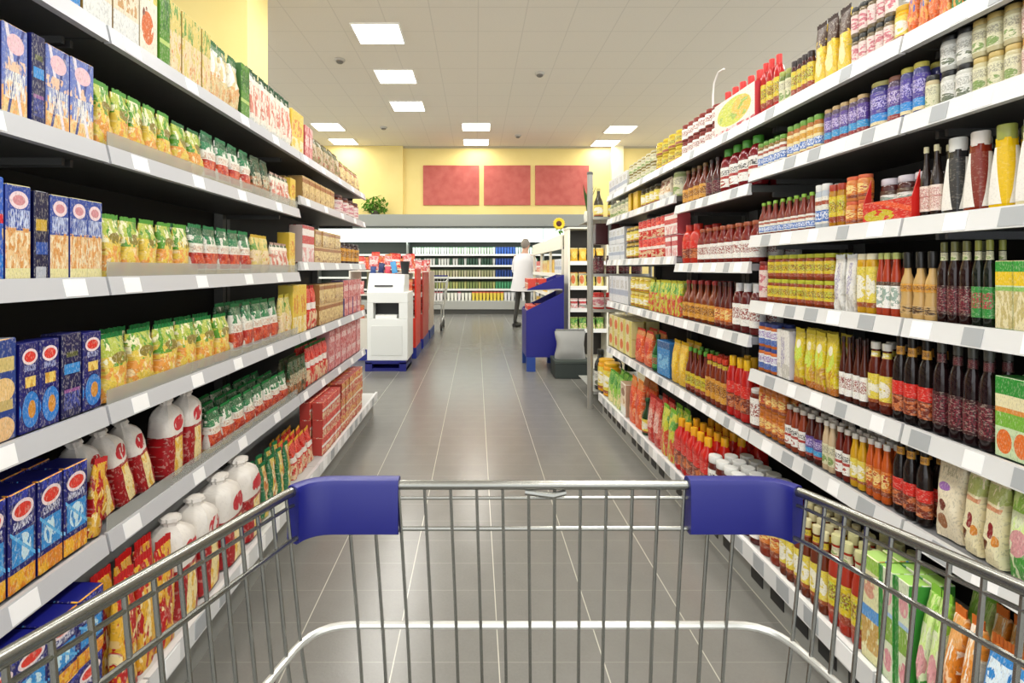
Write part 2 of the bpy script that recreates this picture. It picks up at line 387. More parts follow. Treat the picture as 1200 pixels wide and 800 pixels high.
# ============================================================ SHELVING
TH = .045
def bay(side, y0, y1, X, shelves, baseX, label, guards=(), tagmode=0):
    """side -1: pasta side, +1: sauce side. shelves = heights of the rails' lower edges above eye level."""
    r = empty('shelving_bay', (side*X, (y0+y1)/2, 0)); r['label'] = label; r['category'] = 'shelving'; r['group'] = 'shelving bays'
    hl = (y1-y0)/2; D = .42
    def bx(bm, a, b, ya, yb, za, zb, mi=0, bev=0):       # a,b measured into the shelf from its front edge
        x0, x1 = sorted((side*a, side*b)); box(bm, x0, x1, ya, yb, za, zb, mi, bev)
    bm = bmesh.new(); bx(bm, D, D+.03, -hl, hl, .1, HC+.60); link('back_panel', bm, BACKP, r)
    for s in (-1, 1):
        bm = bmesh.new(); bx(bm, D-.045, D-.001, s*(hl-.02)-.015, s*(hl-.02)+.015, .02, HC+.62); link('upright', bm, mat('4a4a48', .5), r)
    for i, zb in enumerate(shelves):
        z = HC+zb
        bm = bmesh.new(); bx(bm, .012, D-.05, -hl+.003, hl-.003, z+.010, z+TH-.008)
        for s in (-1, 1): bx(bm, .1, D-.05, s*(hl-.012)-.004, s*(hl-.012)+.004, z-.008, z+.012)
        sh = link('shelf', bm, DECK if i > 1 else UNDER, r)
        bm = bmesh.new()                                   # sloping price rail
        uvv = []
        for yy in (-hl+.004, hl-.004):
            uvv.append([bm.verts.new((side*a, yy, z+q)) for a, q in ((.0, 0), (-.006, 0), (.004, TH), (.014, TH), (.014, 0))])
        for k in range(5): bm.faces.new((uvv[0][k], uvv[0][(k+1) % 5], uvv[1][(k+1) % 5], uvv[1][k]))
        bm.faces.new(uvv[0]); bm.faces.new(uvv[1][::-1])
        link('price_rail', bm, RAIL if side > 0 else RAILL, sh)
        step = .105 if side > 0 else .3
        yy = -hl+.05+(.03 if i % 2 else 0)
        while yy < hl-.07:
            wd = random.choice((.04, .05, .055)) if side > 0 else .06
            bm = bmesh.new()
            q = [bm.verts.new((side*(-.006-.0012+(.010)*t_), yv, z+TH*t_)) for yv, t_ in ((yy, .08), (yy+wd, .08), (yy+wd, .92), (yy, .92))]
            q2 = [bm.verts.new((v.co.x+side*.001, v.co.y, v.co.z)) for v in q]
            bm.faces.new(q); bm.faces.new(q2[::-1])
            for k in range(4): bm.faces.new((q[k], q2[k], q2[(k+1) % 4], q[(k+1) % 4]))
            link('price_tag', bm, TAGG if side > 0 and (i+int(yy*9)) % 2 else TAG, sh)
            yy += step*random.uniform(.85, 1.2)
        if i in guards:
            bm = bmesh.new(); bx(bm, .010, .0125, -hl+.01, hl-.01, z+TH, z+TH+.036)
            link('guard_strip', bm, clear('guard_plastic', 'b9bbb4', .45), sh)
    # base deck
    e = X-baseX
    zb = HC-1.06
    bm = bmesh.new(); bx(bm, -e+.012, D, -hl+.002, hl-.002, zb+.02, zb+.05); sh = link('base_shelf', bm, mat('c9cac8', .4), r)
    bm = bmesh.new(); bx(bm, -e-.004, -e+.012, -hl+.003, hl-.003, zb, zb+.062); link('price_rail', bm, RAIL, sh)
    yy = -hl+.06
    while yy < hl-.08:
        bm = bmesh.new(); bx(bm, -e-.0055, -e-.004, yy, yy+.06, zb+.006, zb+.056); link('price_tag', bm, TAG if int(yy*20) % 2 else TAGG, sh); yy += .13
    bm = bmesh.new(); bx(bm, -e+.03, -e+.05, -hl, hl, 0, zb+.02); link('kick_plate', bm, KICK, r)
    bm = bmesh.new(); bx(bm, D-.05, D, -hl, hl, 0, zb+.02); link('rear_plate', bm, KICK, r)
    yy = -hl+.05
    while yy < hl-.1 and side > 0:
        bm = bmesh.new(); bx(bm, -e+.0275, -e+.031, yy, yy+.07, .045, .085); yy += .115
        link('kick_slot', bm, BLACK, r)
    return r
XL, XLB, XR, XRB = .895, .80, 1.05, .985
L = (.548, .255, -.066, -.381, -.692)
bay(-1, -.1, 1.163, XL, L, XLB, 'white railed shelving bay of blue pasta cartons, beside the trolley handle end')
bay(-1, 1.163, 2.43, XL, L, XLB, 'white railed shelving bay of green topped soup packets', guards=(1, 2, 3, 4))
bay(-1, 2.43, 3.86, XL, (.548, .325, -.012, -.381, -.692), XLB, 'white railed shelving bay of small boxes beside the white kiosk')
R_ = (.53, .33, .079, -.168, -.43, -.667)
bay(1, -.1, 1.18, XR, R_, XRB, 'white railed shelving bay with dressing bottles and green cartons')
bay(1, 1.18, 1.84, XR, R_, XRB, 'white railed shelving bay of small jars and yellow pouches')
bay(1, 1.84, 2.53, XR, (.53, .283, -.02, -.305, -.667), XRB, 'white railed shelving bay of white labelled red sauce bottles')
bay(1, 2.53, 3.20, XR, (.53, .345, .02, -.305, -.667), XRB, 'white railed shelving bay between red sauce bottles and end rack')
bay(1, 3.20, 3.84, XR, (.53, .345, .02, -.305, -.667), XRB, 'white railed shelving bay next to the wire end rack')

# ============================================================ PRINTS
W = 'f4f2ec'
ART = {
 'pasta': ('14186e', [('B', .0, .9, 1, 1, '2a3aa8'), ('E', .5, .80, .40, .105, 'f3dfe0'), ('E', .5, .80, .31, .07, 'e23a2c'), ('S', .15, .62, .85, .70, 'd5d9ea', 9), ('R', .1, .26, .9, .58, '2f8fd6'), ('C', .5, .42, .3, .14, 'cdeaf6', 5), ('D', .35, .62, .02, 0, '5fb6ea'), ('R', 0, 0, 1, .2, 'f0b428'), ('B', 0, .0, 1, .2, 'e0861c', 6)]),
 'pasta_dark': ('15176c', [('E', .5, .84, .40, .09, 'f3dfe0'), ('E', .5, .84, .30, .06, 'e5352c'), ('S', .2, .68, .8, .75, 'aab4dc', 9), ('R', .25, .5, .8, .62, 'd9a43c'), ('B', .25, .5, .8, .62, 'f0cf68', 6), ('C', .55, .25, .45, .2, '2a7ed0', 3, .3), ('E', .6, .25, .2, .1, 'd58f30')]),
 'pasta_light': ('2c49a0', [('R', 0, 0, 1, .14, 'e7dfa4'), ('R', .0, .12, 1, .52, 'eac58f'), ('B', 0, .12, 1, .55, 'dd9a52', 6), ('B', 0, .12, 1, .5, 'f3e2bd', 9, .55), ('E', .5, .84, .38, .095, 'f1d8dc'), ('E', .5, .84, .25, .055, 'd68f97'), ('S', .08, .54, .95, .74, 'c9d4ee', 4)]),
 'pasta_pale': ('6a7cc0', [('R', 0, 0, 1, .22, 'e8c988'), ('B', 0, 0, 1, .4, 'e9ad66', 6), ('D', 1.6, 1.2, .1, 0, 'e9dfe6'), ('D', -1.6, -.3, .08, 0, '343f86'), ('E', .5, .8, .34, .11, 'f0c3cb'), ('B', 0, .5, 1, .64, 'efc7a8', 5), ('S', .1, .2, .9, .5, 'f1efe6', 3)]),
 'navy': ('11124e', [('R', .1, .52, .9, .64, '2f8ed6'), ('R', .1, .3, .9, .34, '8c4a90'), ('S', .1, .1, .9, .3, '4554a8', 6), ('R', .2, .72, .8, .78, '585d34')]),
 'navy2': ('10113f', [('R', .1, .55, .85, .68, 'c9a42c'), ('R', .1, .28, .9, .42, '2050a8'), ('R', .1, .0, .8, .14, 'b7bcc6')]),
 'redblue': ('2f5fc4', [('R', 0, .55, 1, .64, 'd8243c'), ('E', .5, .85, .35, .08, 'e84a50'), ('B', 0, .3, 1, .5, 'e9c270', 5), ('B', 0, 0, 1, .25, '1f7ad8', 4)]),
 'bowls': ('23408c', [('R', .1, .68, .9, .82, 'd7c07a'), ('C', .5, .5, .42, .12, 'efc887', 5, .2), ('R', .15, .3, .85, .4, 'c9b070'), ('C', .5, .12, .42, .12, 'eabf88', 5, .2)]),
 'yg': ('e3c650', [('R', 0, .66, 1, 1, 'b4c24a'), ('B', 0, .5, 1, 1, '5a9a2c', 4, .53), ('B', 0, .55, 1, 1, 'efe9c0', 6, .56), ('B', 0, 0, 1, .5, 'e39a3e', 5, .5), ('B', 0, .05, 1, .48, 'f0d7a0', 8, .6), ('C', .6, .62, .3, .09, '8a7a2c', 5, .45)]),
 'soupred': ('e9e6da', [('B', 0, .62, 1, 1, '2f8050', 4, .47), ('B', 0, .78, 1, 1, '1e5a34', 3, .42), ('R', .06, .12, .94, .44, 'b32a1c'), ('B', .06, .12, .94, .44, 'd2542c', 6, .5), ('S', .1, .46, .9, .58, 'c9a890', 6), ('R', 0, 0, 1, .1, 'c9b060')]),
 'soupdark': ('4f4a2c', [('B', 0, .5, 1, 1, '214a28', 5), ('B', 0, 0, 1, .5, 'a8683c', 6), ('S', .1, .3, .9, .6, 'd8cfae', 6)]),
 'pinkwhite': ('efe4d4', [('R', 0, .86, 1, 1, '27502c'), ('B', .1, .2, .9, .75, 'd88470', 5, .48), ('R', 0, 0, 1, .12, 'd5d5cc'), ('D', 3, 2, .25, 0, 'f3ead9')]),
 'yellowbox': ('e9c544', [('C', .5, .6, .42, .2, 'd8801c', 6), ('B', 0, .0, 1, .35, 'f0e0b0', 5)]),
 'creambrown': ('ead9be', [('E', .5, .72, .36, .12, '8c5638'), ('B', .1, .35, .9, .55, 'c99a60', 6), ('R', 0, 0, 1, .3, 'e1e2de'), ('S', .1, .85, .9, .95, '9a5a3a', 6)]),
 'creamorange': ('ebe3cf', [('C', .4, .35, .35, .2, 'd4682c', 5, .35), ('B', 0, .7, 1, 1, 'd8c860', 4), ('C', .3, .5, .2, .1, '7a3a20', 5)]),
 'yellowcream': ('ddc873', [('B', 0, .6, 1, 1, '6d9a3a', 5, .55), ('B', 0, 0, 1, .6, 'e9d2a8', 6, .45), ('B', 0, .0, 1, .5, 'd9924a', 6, .6)]),
 'creamgreen': ('dcc894', [('B', 0, .8, 1, 1, '3f6f3c', 4, .4), ('B', 0, .4, 1, .84, 'f2efe2', 4), ('B', 0, .05, 1, .45, 'd9a568', 6)]),
 'greenside': ('4f8a1c', [('R', 0, .3, 1, .36, 'b9cf70'), ('B', 0, .5, 1, .9, '2f6a1c', 5)]),
 'olive': ('8a7a46', [('B', 0, 0, 1, 1, 'c0a884', 5, .5), ('R', 0, .75, 1, 1, '5a5a34'), ('B', 0, .1, 1, .6, 'b05a4c', 7, .58)]),
 'tanbox': ('cfae74', [('B', 0, .2, 1, .8, 'e8cf90', 5), ('R', 0, .72, 1, .9, 'a0602c'), ('B', 0, 0, 1, .4, '9a6a40', 6, .56)]),
 'redwhite': ('f0e6e2', [('R', 0, .5, 1, .72, 'c92a34'), ('B', 0, .0, 1, .4, 'e3a0a0', 5), ('R', 0, .9, 1, 1, 'b83040')]),
 'redyellow': ('c8402a', [('B', 0, .4, 1, 1, 'e0b050', 5), ('B', 0, 0, 1, .5, 'e8d2a0', 6, .55), ('R', 0, .45, 1, .55, 'f0e4d0')]),
 'pinkpack': ('e0a0a0', [('B', 0, 0, 1, 1, 'c84a50', 5, .5), ('S', .1, .4, .9, .7, 'f4e4e0', 5)]),
 'redpack': ('d0281f', [('B', 0, 0, 1, .4, 'e9c9a0', 5, .5), ('R', 0, .45, 1, .6, 'f2e8e0'), ('B', 0, .6, 1, 1, 'f06048', 5, .55)]),
 'rice': ('a3161c', [('R', .0, .56, 1, .62, 'e0d0c8'), ('R', .34, .0, .74, .5, 'e9b93a'), ('B', .34, 0, .74, .5, 'f3dfa0', 6, .45), ('R', 0, .0, 1, .03, '701018')]),
 'ricetop': ('e2dcd4', [('C', .55, .68, .26, .10, 'c82030', 8, .42)], .35, .06),
 'riceyel': ('e2ad30', [('B', 0, 0, 1, 1, 'b81c1c', 4, .52), ('B', 0, .1, 1, .7, 'f3dca0', 6, .58)]),
 'gyr': ('d8c04a', [('R', 0, 0, .28, 1, '1f7044'), ('B', .3, .2, 1, .9, 'c87030', 5, .5), ('B', .3, .1, 1, 1, 'efe8c4', 6, .56)]),
 'greenred': ('2d7040', [('R', 0, 0, 1, .35, 'b83028'), ('B', 0, .3, 1, .9, '8fae48', 5)]),
 # sauce side labels
 'lab_white': (W, [('S', .3, .3, .7, .8, '9a4038', 7)]),
 'lab_whitered': (W, [('R', 0, .42, 1, .56, 'b02a24'), ('S', .3, .6, .7, .85, '505050', 7), ('C', .5, .2, .1, .14, 'a83020', 6)]),
 'lab_purple': ('4a3a9a', [('R', 0, .0, 1, .34, '2f8fd8'), ('R', 0, 0, 1, .1, 'ead9a8'), ('S', .3, .5, .7, .85, 'b8aee0', 6)]),
 'lab_purplered': ('5a3f92', [('R', 0, 0, 1, .14, '9a2a2c'), ('R', 0, .14, 1, .4, '3a9ad0'), ('S', .3, .5, .7, .85, 'c8b8e0', 6)]),
 'lab_blue': ('e9e6dc', [('R', 0, .08, 1, .5, '3a6fc0'), ('S', .2, .15, .8, .45, 'e8eef8', 4), ('R', 0, .7, 1, .85, 'a84a30')]),
 'lab_blueyel': ('ead8a0', [('R', 0, .1, 1, .46, '3a70c2'), ('S', .2, .15, .8, .45, 'e8eef8', 4), ('R', 0, .6, 1, .85, 'd8a030')]),
 'lab_yellow': ('d9c022', [('R', 0, 0, 1, .22, '9a3a1c'), ('C', .5, .6, .2, .25, 'c8d040', 6), ('S', .3, .4, .7, .8, '8a5a14', 6)]),
 'lab_yel2': ('e3cf48', [('C', .5, .5, .2, .3, 'f0ecd8', 7, .45), ('R', 0, .0, 1, .12, '9a4a1c')]),
 'lab_pink': ('e4cfc8', [('C', .5, .5, .25, .35, 'c8707c', 7, .5)]),
 'lab_whitegrey': ('e2e2dc', [('C', .5, .2, .18, .2, '66705a', 6, .45), ('S', .3, .5, .7, .85, 'b0b0a8', 6)]),
 'lab_cream': ('dcd8b4', [('C', .5, .25, .16, .2, '7f9a50', 6, .45), ('S', .3, .55, .7, .9, 'a8a48c', 6)]),
 'lab_creampink': ('ecd8cc', [('S', .3, .1, .7, .9, 'c89088', 8), ('R', 0, .55, 1, .6, 'c07870')]),
 'lab_dress': ('f1efe8', [('S', .35, .2, .65, .6, 'c8c8c0', 8)]),
 'lab_redtop': ('7a2a14', [('R', 0, .55, 1, 1, 'd8281e'), ('B', 0, .0, 1, .5, 'c8703c', 7, .52)]),
 'lab_orange': ('d87a20', [('C', .5, .6, .2, .3, 'f0d080', 6, .45), ('R', 0, 0, 1, .2, '8a3a14'), ('B', 0, .1, 1, .9, 'b8401c', 6, .58)]),
 'lab_flower': (W, [('C', .5, .45, .3, .35, '9ab0a4', 6, .5), ('R', 0, .85, 1, 1, '5a4030')]),
 'lab_green': ('2f8a3a', [('S', .3, .3, .7, .8, 'b8304a', 5)]),
 'lab_darkred': ('3a1216', [('S', .25, .1, .75, .9, '7a2434', 6)]),
 'lab_beige': ('c8a468', [('C', .5, .5, .25, .4, '4a3018', 6, .5)]),
 'lab_whiteblue': ('e9ecf0', [('R', 0, 0, 1, .4, '4868b0'), ('S', .3, .5, .7, .9, '8a60b0', 6)]),
 'lab_dkorange': ('d89a2c', [('S', .3, .3, .7, .8, '6a3010', 6)]),
 'gycarton': ('cfe0c0', [('R', 0, .84, 1, 1, '2f9a38'), ('R', 0, .64, 1, .84, 'edc822'), ('R', 0, 0, 1, .62, 'e6dcb0'), ('B', 0, 0, 1, .6, 'c8b878', 6, .5), ('R', 0, .56, 1, .62, '8ac060')]),
 'orcarton': ('cfe4b8', [('R', 0, .78, 1, 1, '2a9434'), ('R', 0, .62, 1, .78, 'efe6b8'), ('R', 0, .56, 1, .62, 'e09040'), ('E', .5, .2, .4, .15, 'e8752c'), ('B', 0, .38, 1, .56, '7ab83c', 5, .4)]),
 'yelpouch': ('d8c11e', [('C', .5, .55, .34, .2, 'c9dc50', 5, .45), ('C', .5, .72, .2, .08, 'eeead0', 6, .3), ('R', 0, 0, 1, .12, 'b86a18'), ('B', 0, .1, 1, .4, 'c8962c', 6, .5)]),
 'whitepack': ('e6e4df', [('S', .35, .2, .65, .85, '9088b0', 9), ('B', 0, 0, 1, .3, 'c9c6be', 5)]),
 'nuts': ('e8dcc0', [('R', 0, .92, 1, 1, 'b8962c'), ('E', .42, .62, .2, .05, '9a6ab0'), ('E', .45, .4, .13, .07, '6e2c1c'), ('E', .42, .2, .2, .09, '9a6238'), ('S', .2, .76, .8, .86, 'b0a888', 6)]),
 'nuts2': ('ebe0b8', [('R', 0, .92, 1, 1, 'd0ac2c'), ('B', 0, .68, 1, .88, 'b8c070', 5, .45), ('R', .1, .6, .9, .65, 'd8946a'), ('E', .5, .38, .13, .09, '8a2024'), ('E', .3, .22, .14, .07, '6a3a1c'), ('E', .7, .28, .14, .06, 'e09038')]),
 'greenpouch': ('e2ecc4', [('R', 0, .7, 1, 1, '9ad04c'), ('B', 0, .5, 1, .95, 'd9f09a', 5, .5), ('B', 0, 0, 1, .3, '4a9a3c', 5, .45), ('C', .5, .38, .3, .14, 'd89a9c', 6, .4)]),
 'greencarton': ('dfe8c8', [('R', 0, .0, .3, 1, '2f8a34'), ('C', .62, .78, .3, .1, 'e0a0a4', 6, .35), ('B', .3, .35, 1, .6, '86b040', 5, .4), ('C', .62, .18, .3, .1, 'd88a94', 6, .4), ('R', .3, .58, 1, .62, 'a8c8e8')]),
 'bluegreencarton': ('e6e2b0', [('R', 0, .86, 1, 1, '9cc84c'), ('C', .5, .7, .34, .1, 'd89a80', 6, .4), ('R', 0, .4, 1, .52, '5a9ad8'), ('B', 0, .1, 1, .4, 'c8a050', 5, .5)]),
 'orangepouch': ('e08a2c', [('R', 0, .7, 1, 1, 'e9a860'), ('B', 0, .5, 1, 1, 'f3e6d4', 5, .55), ('C', .5, .35, .32, .2, 'f0c090', 6, .4), ('B', 0, 0, 1, .5, 'c86a1c', 5, .5)]),
 'bluepouch': ('2f86cc', [('R', 0, .9, 1, 1, 'd98a34'), ('B', 0, .9, 1, 1, 'a8541c', 6, .5), ('B', 0, .66, 1, .84, 'dcecf6', 5, .45), ('C', .4, .2, .3, .18, 'e8b040', 6, .3), ('B', 0, .2, 1, .6, '6ab4e8', 5, .5)]),
 'snack': ('ecc83c', [('R', 0, .72, 1, 1, '42281c'), ('B', 0, .6, 1, .8, '4c3020', 5, .45), ('C', .5, .35, .3, .2, 'f4e2a0', 5, .35)]),
 'orangeblue': ('e07038', [('B', 0, .4, 1, 1, '4a68b8', 4, .52), ('B', 0, 0, 1, .6, 'f0a850', 5, .55)]),
 'mixgreen': ('3f8a44', [('B', 0, 0, 1, 1, 'e89a40', 4, .53), ('B', 0, 0, 1, 1, '3a6ab0', 5, .62)]),
 'traylabel': ('ede2d8', [('E', .5, .55, .42, .38, 'c8cf30'), ('E', .68, .55, .22, .3, 'e8b824'), ('B', .15, .3, .85, .8, '9cb828', 5, .55), ('R', 0, 0, 1, .14, 'b83440'), ('B', 0, 0, 1, .14, 'e8c8c8', 8)]),
 'redtray': ('d3221c', [('C', .35, .3, .32, .3, 'c8b420', 5, .42), ('D', .8, 1.25, .12, 0, 'e8552c')]),
 'orangebag': ('dd5a28', [('R', 0, .8, 1, 1, 'c87a30'), ('B', 0, .1, 1, .7, 'f0a070', 5, .55), ('C', .5, .5, .3, .2, 'c8301c', 5, .4)]),
 'redbag': ('b8322a', [('B', 0, .2, 1, .8, 'd87868', 5, .5), ('S', .2, .3, .8, .7, 'f0d8cc', 6)]),
 'bluebox': ('2f86c8', [('R', 0, .8, 1, 1, '2a5a90'), ('B', .1, .2, .9, .6, '7cc0e8', 5)]),
 'yellowpouch2': ('e3b41e', [('R', 0, .88, 1, 1, 'c8a018'), ('C', .5, .5, .3, .25, 'f0cf50', 5, .4)]),
 'creamorangebox': ('e9dca4', [('C', .35, .5, .25, .3, 'e0702c', 5, .3), ('R', .65, 0, 1, 1, 'd8cc5c')]),
 'lightcarton': ('dfe3e8', [('R', 0, .3, 1, .5, 'a8b4c8'), ('S', .2, .55, .8, .85, 'b0b0a8', 6)]),
 'greengy': ('8fbf4a', [('B', 0, .0, 1, .6, 'e6dc9a', 5), ('B', 0, .5, 1, 1, '3f8f34', 5, .5)]),
 'gyred': ('c8c83c', [('B', 0, .5, 1, 1, '5aa03c', 5, .5), ('B', 0, 0, 1, .6, 'd05030', 5, .5)]),
}
def A(k):
    if k in ART: return art(k, *ART[k])
    return mat(k, .4)

# ============================================================ RUNS OF GOODS
CNT = {}; MAXN = {}
def make(kind, w, h, d, st, seed=0):
    if kind == 'carton': return carton(w, h, d, A(st[0]), A(st[1]), A(st[2]) if len(st) > 2 else None)
    if kind == 'pouch': return pouch(w, h, d, A(st[0]), A(st[1]), seed=seed)
    if kind == 'rice': return rice_bag(w, h, d, A(st[0]), A(st[1]), seed=seed)
    if kind == 'tin': return can(w, h, A(st[0]), mat('b8b8b4', .3, .8))
    # vessel: body colour, cap colour, label, neck label
    k = kind; body = mat(st[0], .12)
    return vessel(k, w, h, body, mat(st[1], .35), A(st[2]), A(st[3]) if len(st) > 3 and st[3] else None, sq=(.35 if k in ('squeeze', 'dressing') else 0))
PENDING = []
def run(side, z, X, x0, x1, n, rows, kind, h, st, desc, cat, shelf, stack=1, d=None, lean=0, tilt=0, jit=1.0, fill=.95, back=0, maxw=None):
    """goods standing in a row along the shelf; x0,x1: where the row starts and ends along the photograph, turned into metres along the shelf front"""
    Y0, Y1 = sorted((X*FPX/abs(x0-CX), X*FPX/abs(x1-CX)))
    wy = (Y1-Y0)/n; w = wy*fill
    if kind == 'pouch': w *= .96
    if maxw: w = min(w, maxw)
    rnd = random.Random(int(x0*7+x1*3+h*1000))
    if d is None: d = w if kind not in ('carton', 'pouch', 'rice') else (max(.05, min(.09, w*.9)) if kind == 'carton' else max(.03, min(.07, w*.7)))
    protos = []
    for i in range(n):
        for r in range(rows):
            for s in range(stack):
                P = len(protos)
                if P < (2 if kind in ('pouch', 'rice') and n > 2 else 1):
                    o = make(kind, w, h, d, st, seed=int(x0)+P); protos.append(o)
                else: o = copy_tree(protos[(i+r) % len(protos)])
                y = Y0+(i+.5)*wy+rnd.uniform(-.0015, .0015)*jit
                a = (side > 0 and -PI/2 or PI/2)+rnd.uniform(-.06, .06)*jit
                inset = d/2+.004+w*.03+back+r*(d*1.06+.004+w*.03)+rnd.uniform(0, .004)*jit
                lift = abs(math.sin(tilt if n > 1 else 0))*w/2+abs(math.sin(lean))*d/2
                o.location = (side*(X+inset), y, HC+z+.001+lift+s*(h+.001))
                o.rotation_euler = (lean, tilt*(1 if n > 1 else 1), a)
                key = (desc, shelf, r, s); CNT[key] = CNT.get(key, 0)+1
                PENDING.append((o, desc, cat, shelf, r, s, CNT[key], rows, stack))
    return protos
def finish_labels():
    tot = {}
    for o, desc, cat, shelf, r, s, k, rows, stack in PENDING: tot[(desc, shelf, r, s)] = max(tot.get((desc, shelf, r, s), 0), k)
    for o, desc, cat, shelf, r, s, k, rows, stack in PENDING:
        parts = [desc]
        if tot[(desc, shelf, r, s)] > 1: parts.append(ordn(k)+' from near end')
        rowp = ''
        if rows > 1: rowp = ('front', 'second', 'third', 'fourth', 'fifth')[r]+' row'
        if stack > 1: rowp = (('lower ', 'upper ') if stack == 2 else ('lowest ', 'middle ', 'topmost '))[s]+(rowp or 'layer')
        if rowp: parts.append(rowp)
        parts.append(shelf)
        tag(o, ', '.join(parts), cat, desc+' on '+shelf)
def LS(z, x0, x1, n, rows, kind, h, st, desc, cat, shelf, X=.911, **k): run(-1, z, X, x0, x1, n, rows, kind, h, st, desc, cat, shelf+' pasta shelf', **k)
def RS(z, x0, x1, n, rows, kind, h, st, desc, cat, shelf, X=1.071, **k): run(1, z, X, x0, x1, n, rows, kind, h, st, desc, cat, shelf+' sauce shelf', **k)

# ---------------- pasta side
z1, z2, z2f, z3, z3f, z4, z5, z6 = .590, .297, .367, -.024, .030, -.339, -.650, -1.01
LS(z1, 30, 101, 2, 1, 'carton', .23, ('bluebox', '24408c'), 'tall blue noodle carton', 'carton', 'top')
LS(z1, 102, 168, 2, 1, 'carton', .24, ('creambrown', 'a8843c'), 'cream noodle carton with brown bowl', 'carton', 'top')
LS(z1, 169, 189, 1, 1, 'carton', .23, ('creamorange', 'd8ccae'), 'cream carton with orange picture', 'carton', 'top')
LS(z1, 190, 202, 1, 1, 'carton', .22, ('greenside', '4f8a1c'), 'narrow bright green carton', 'carton', 'top')
LS(z1, 203, 250, 4, 1, 'carton', .215, ('yellowcream', 'a88c44'), 'yellow and cream soup carton', 'carton', 'top')
LS(z1, 251, 284, 3, 1, 'pouch', .215, ('creamgreen', '3f6f3c'), 'cream packet with green top', 'packet', 'top')
LS(z1, 285, 295, 1, 1, 'carton', .215, ('greenside', '2f5a24'), 'narrow dark green carton', 'carton', 'top')
LS(z1, 296, 344, 8, 1, 'pouch', .235, ('pinkwhite', '27502c'), 'pink and white packet, green seal', 'packet', 'top', d=.045)
LS(z1, 345, 358, 1, 1, 'carton', .215, ('yellowbox', 'd8b43c'), 'tall yellow carton', 'carton', 'top')
LS(z1, 359, 368, 2, 1, 'carton', .18, ('pinkpack', 'b84a50'), 'pink carton beside olive packets', 'carton', 'top')
LS(z1, 369, 402, 5, 1, 'pouch', .17, ('olive', '6a5a34'), 'olive and brown nut packet', 'packet', 'top')
LS(z1, 403, 424, 4, 1, 'pouch', .15, ('tanbox', '6a6a34'), 'tan packet at the shelf end', 'packet', 'top')

LS(z2, -30, 39, 2, 1, 'carton', .185, ('pasta_pale', '2a3a90'), 'pale blue pasta carton, pink oval', 'carton', 'second')
LS(z2, 41, 57, 1, 1, 'carton', .19, ('navy', '18226c'), 'dark blue pasta carton turned sideways', 'carton', 'second')
LS(z2, 58, 115, 2, 1, 'carton', .185, ('pasta_pale', '2a3a90'), 'pale blue pasta carton, pink oval', 'carton', 'second')
LS(z2, 118, 207, 5, 2, 'pouch', .165, ('yg', '5a9a3a'), 'yellow and green crouton packet', 'packet', 'second')
LS(z2, 211, 244, 2, 1, 'pouch', .16, ('yg', '2f6a34'), 'green and yellow packet beside gap', 'packet', 'second')
LS(z2, 245, 300, 4, 2, 'pouch', .175, ('soupred', '2f7a48'), 'white soup packet with red window', 'packet', 'second')
LS(z2, 301, 321, 2, 1, 'pouch', .175, ('soupdark', '3a4a2c'), 'dark green and brown soup packet', 'packet', 'second')
LS(z2, 322, 342, 4, 1, 'pouch', .14, ('pinkwhite', 'c0a090'), 'small pink and white packet', 'packet', 'second', d=.04)
LS(z2, 342, 348.5, 1, 1, 'carton', .15, ('yellowbox', 'd8b43c'), 'yellow carton at bay end', 'carton', 'second', maxw=.07)
LS(z2f, 357, 394, 6, 2, 'carton', .125, ('tanbox', 'b08a50'), 'tan box with brown band', 'box', 'far second')
LS(z2f, 400, 424, 4, 1, 'jar', .135, ('7a3a2c', '5a2a20', 'lab_pink'), 'brown jar with pink label', 'jar', 'far second')

LS(z3, -30, 11, 1, 1, 'carton', .2, ('redblue', '24459c'), 'bright blue carton with red band', 'carton', 'third')
LS(z3, 13, 42, 1, 1, 'carton', .19, ('pasta_light', '2a3a90', '3a4470'), 'blue topped pasta carton, pink oval', 'carton', 'third')
LS(z3, 44, 62, 1, 1, 'carton', .185, ('navy2', '10123f'), 'navy carton with yellow square', 'carton', 'third')
LS(z3, 64, 124, 3, 1, 'carton', .183, ('pasta_light', '2a3a90', '3a4470'), 'blue topped pasta carton, pink oval', 'carton', 'third')
LS(z3, 127, 228, 5, 2, 'pouch', .16, ('yg', '5a9a3a'), 'yellow and green crouton packet', 'packet', 'third')
LS(z3, 231, 300, 5, 2, 'pouch', .17, ('soupred', '2f7a48'), 'white soup packet with red window', 'packet', 'third')
LS(z3, 301, 321, 2, 1, 'pouch', .165, ('yellowcream', 'c9a83c'), 'yellow and cream soup packet', 'packet', 'third')
LS(z3, 322, 341, 4, 1, 'pouch', .14, ('pinkwhite', 'c0a090'), 'small pink and white packet', 'packet', 'third', d=.04)
LS(z3, 341.5, 348, 1, 1, 'carton', .2, ('yellowbox', 'd8b43c'), 'yellow carton at bay end', 'carton', 'third')
LS(z3f, 357, 370, 2, 1, 'carton', .2, ('redwhite', 'c8b4ac'), 'white carton with red band', 'carton', 'far third')
LS(z3f, 371, 401, 4, 1, 'carton', .095, ('tanbox', 'b08a50'), 'tan box with brown band', 'box', 'far third', stack=2)
LS(z3f, 403, 424, 4, 1, 'jar', .15, ('3a2020', '2a1818', 'lab_dkorange'), 'dark jar with orange label', 'jar', 'far third')

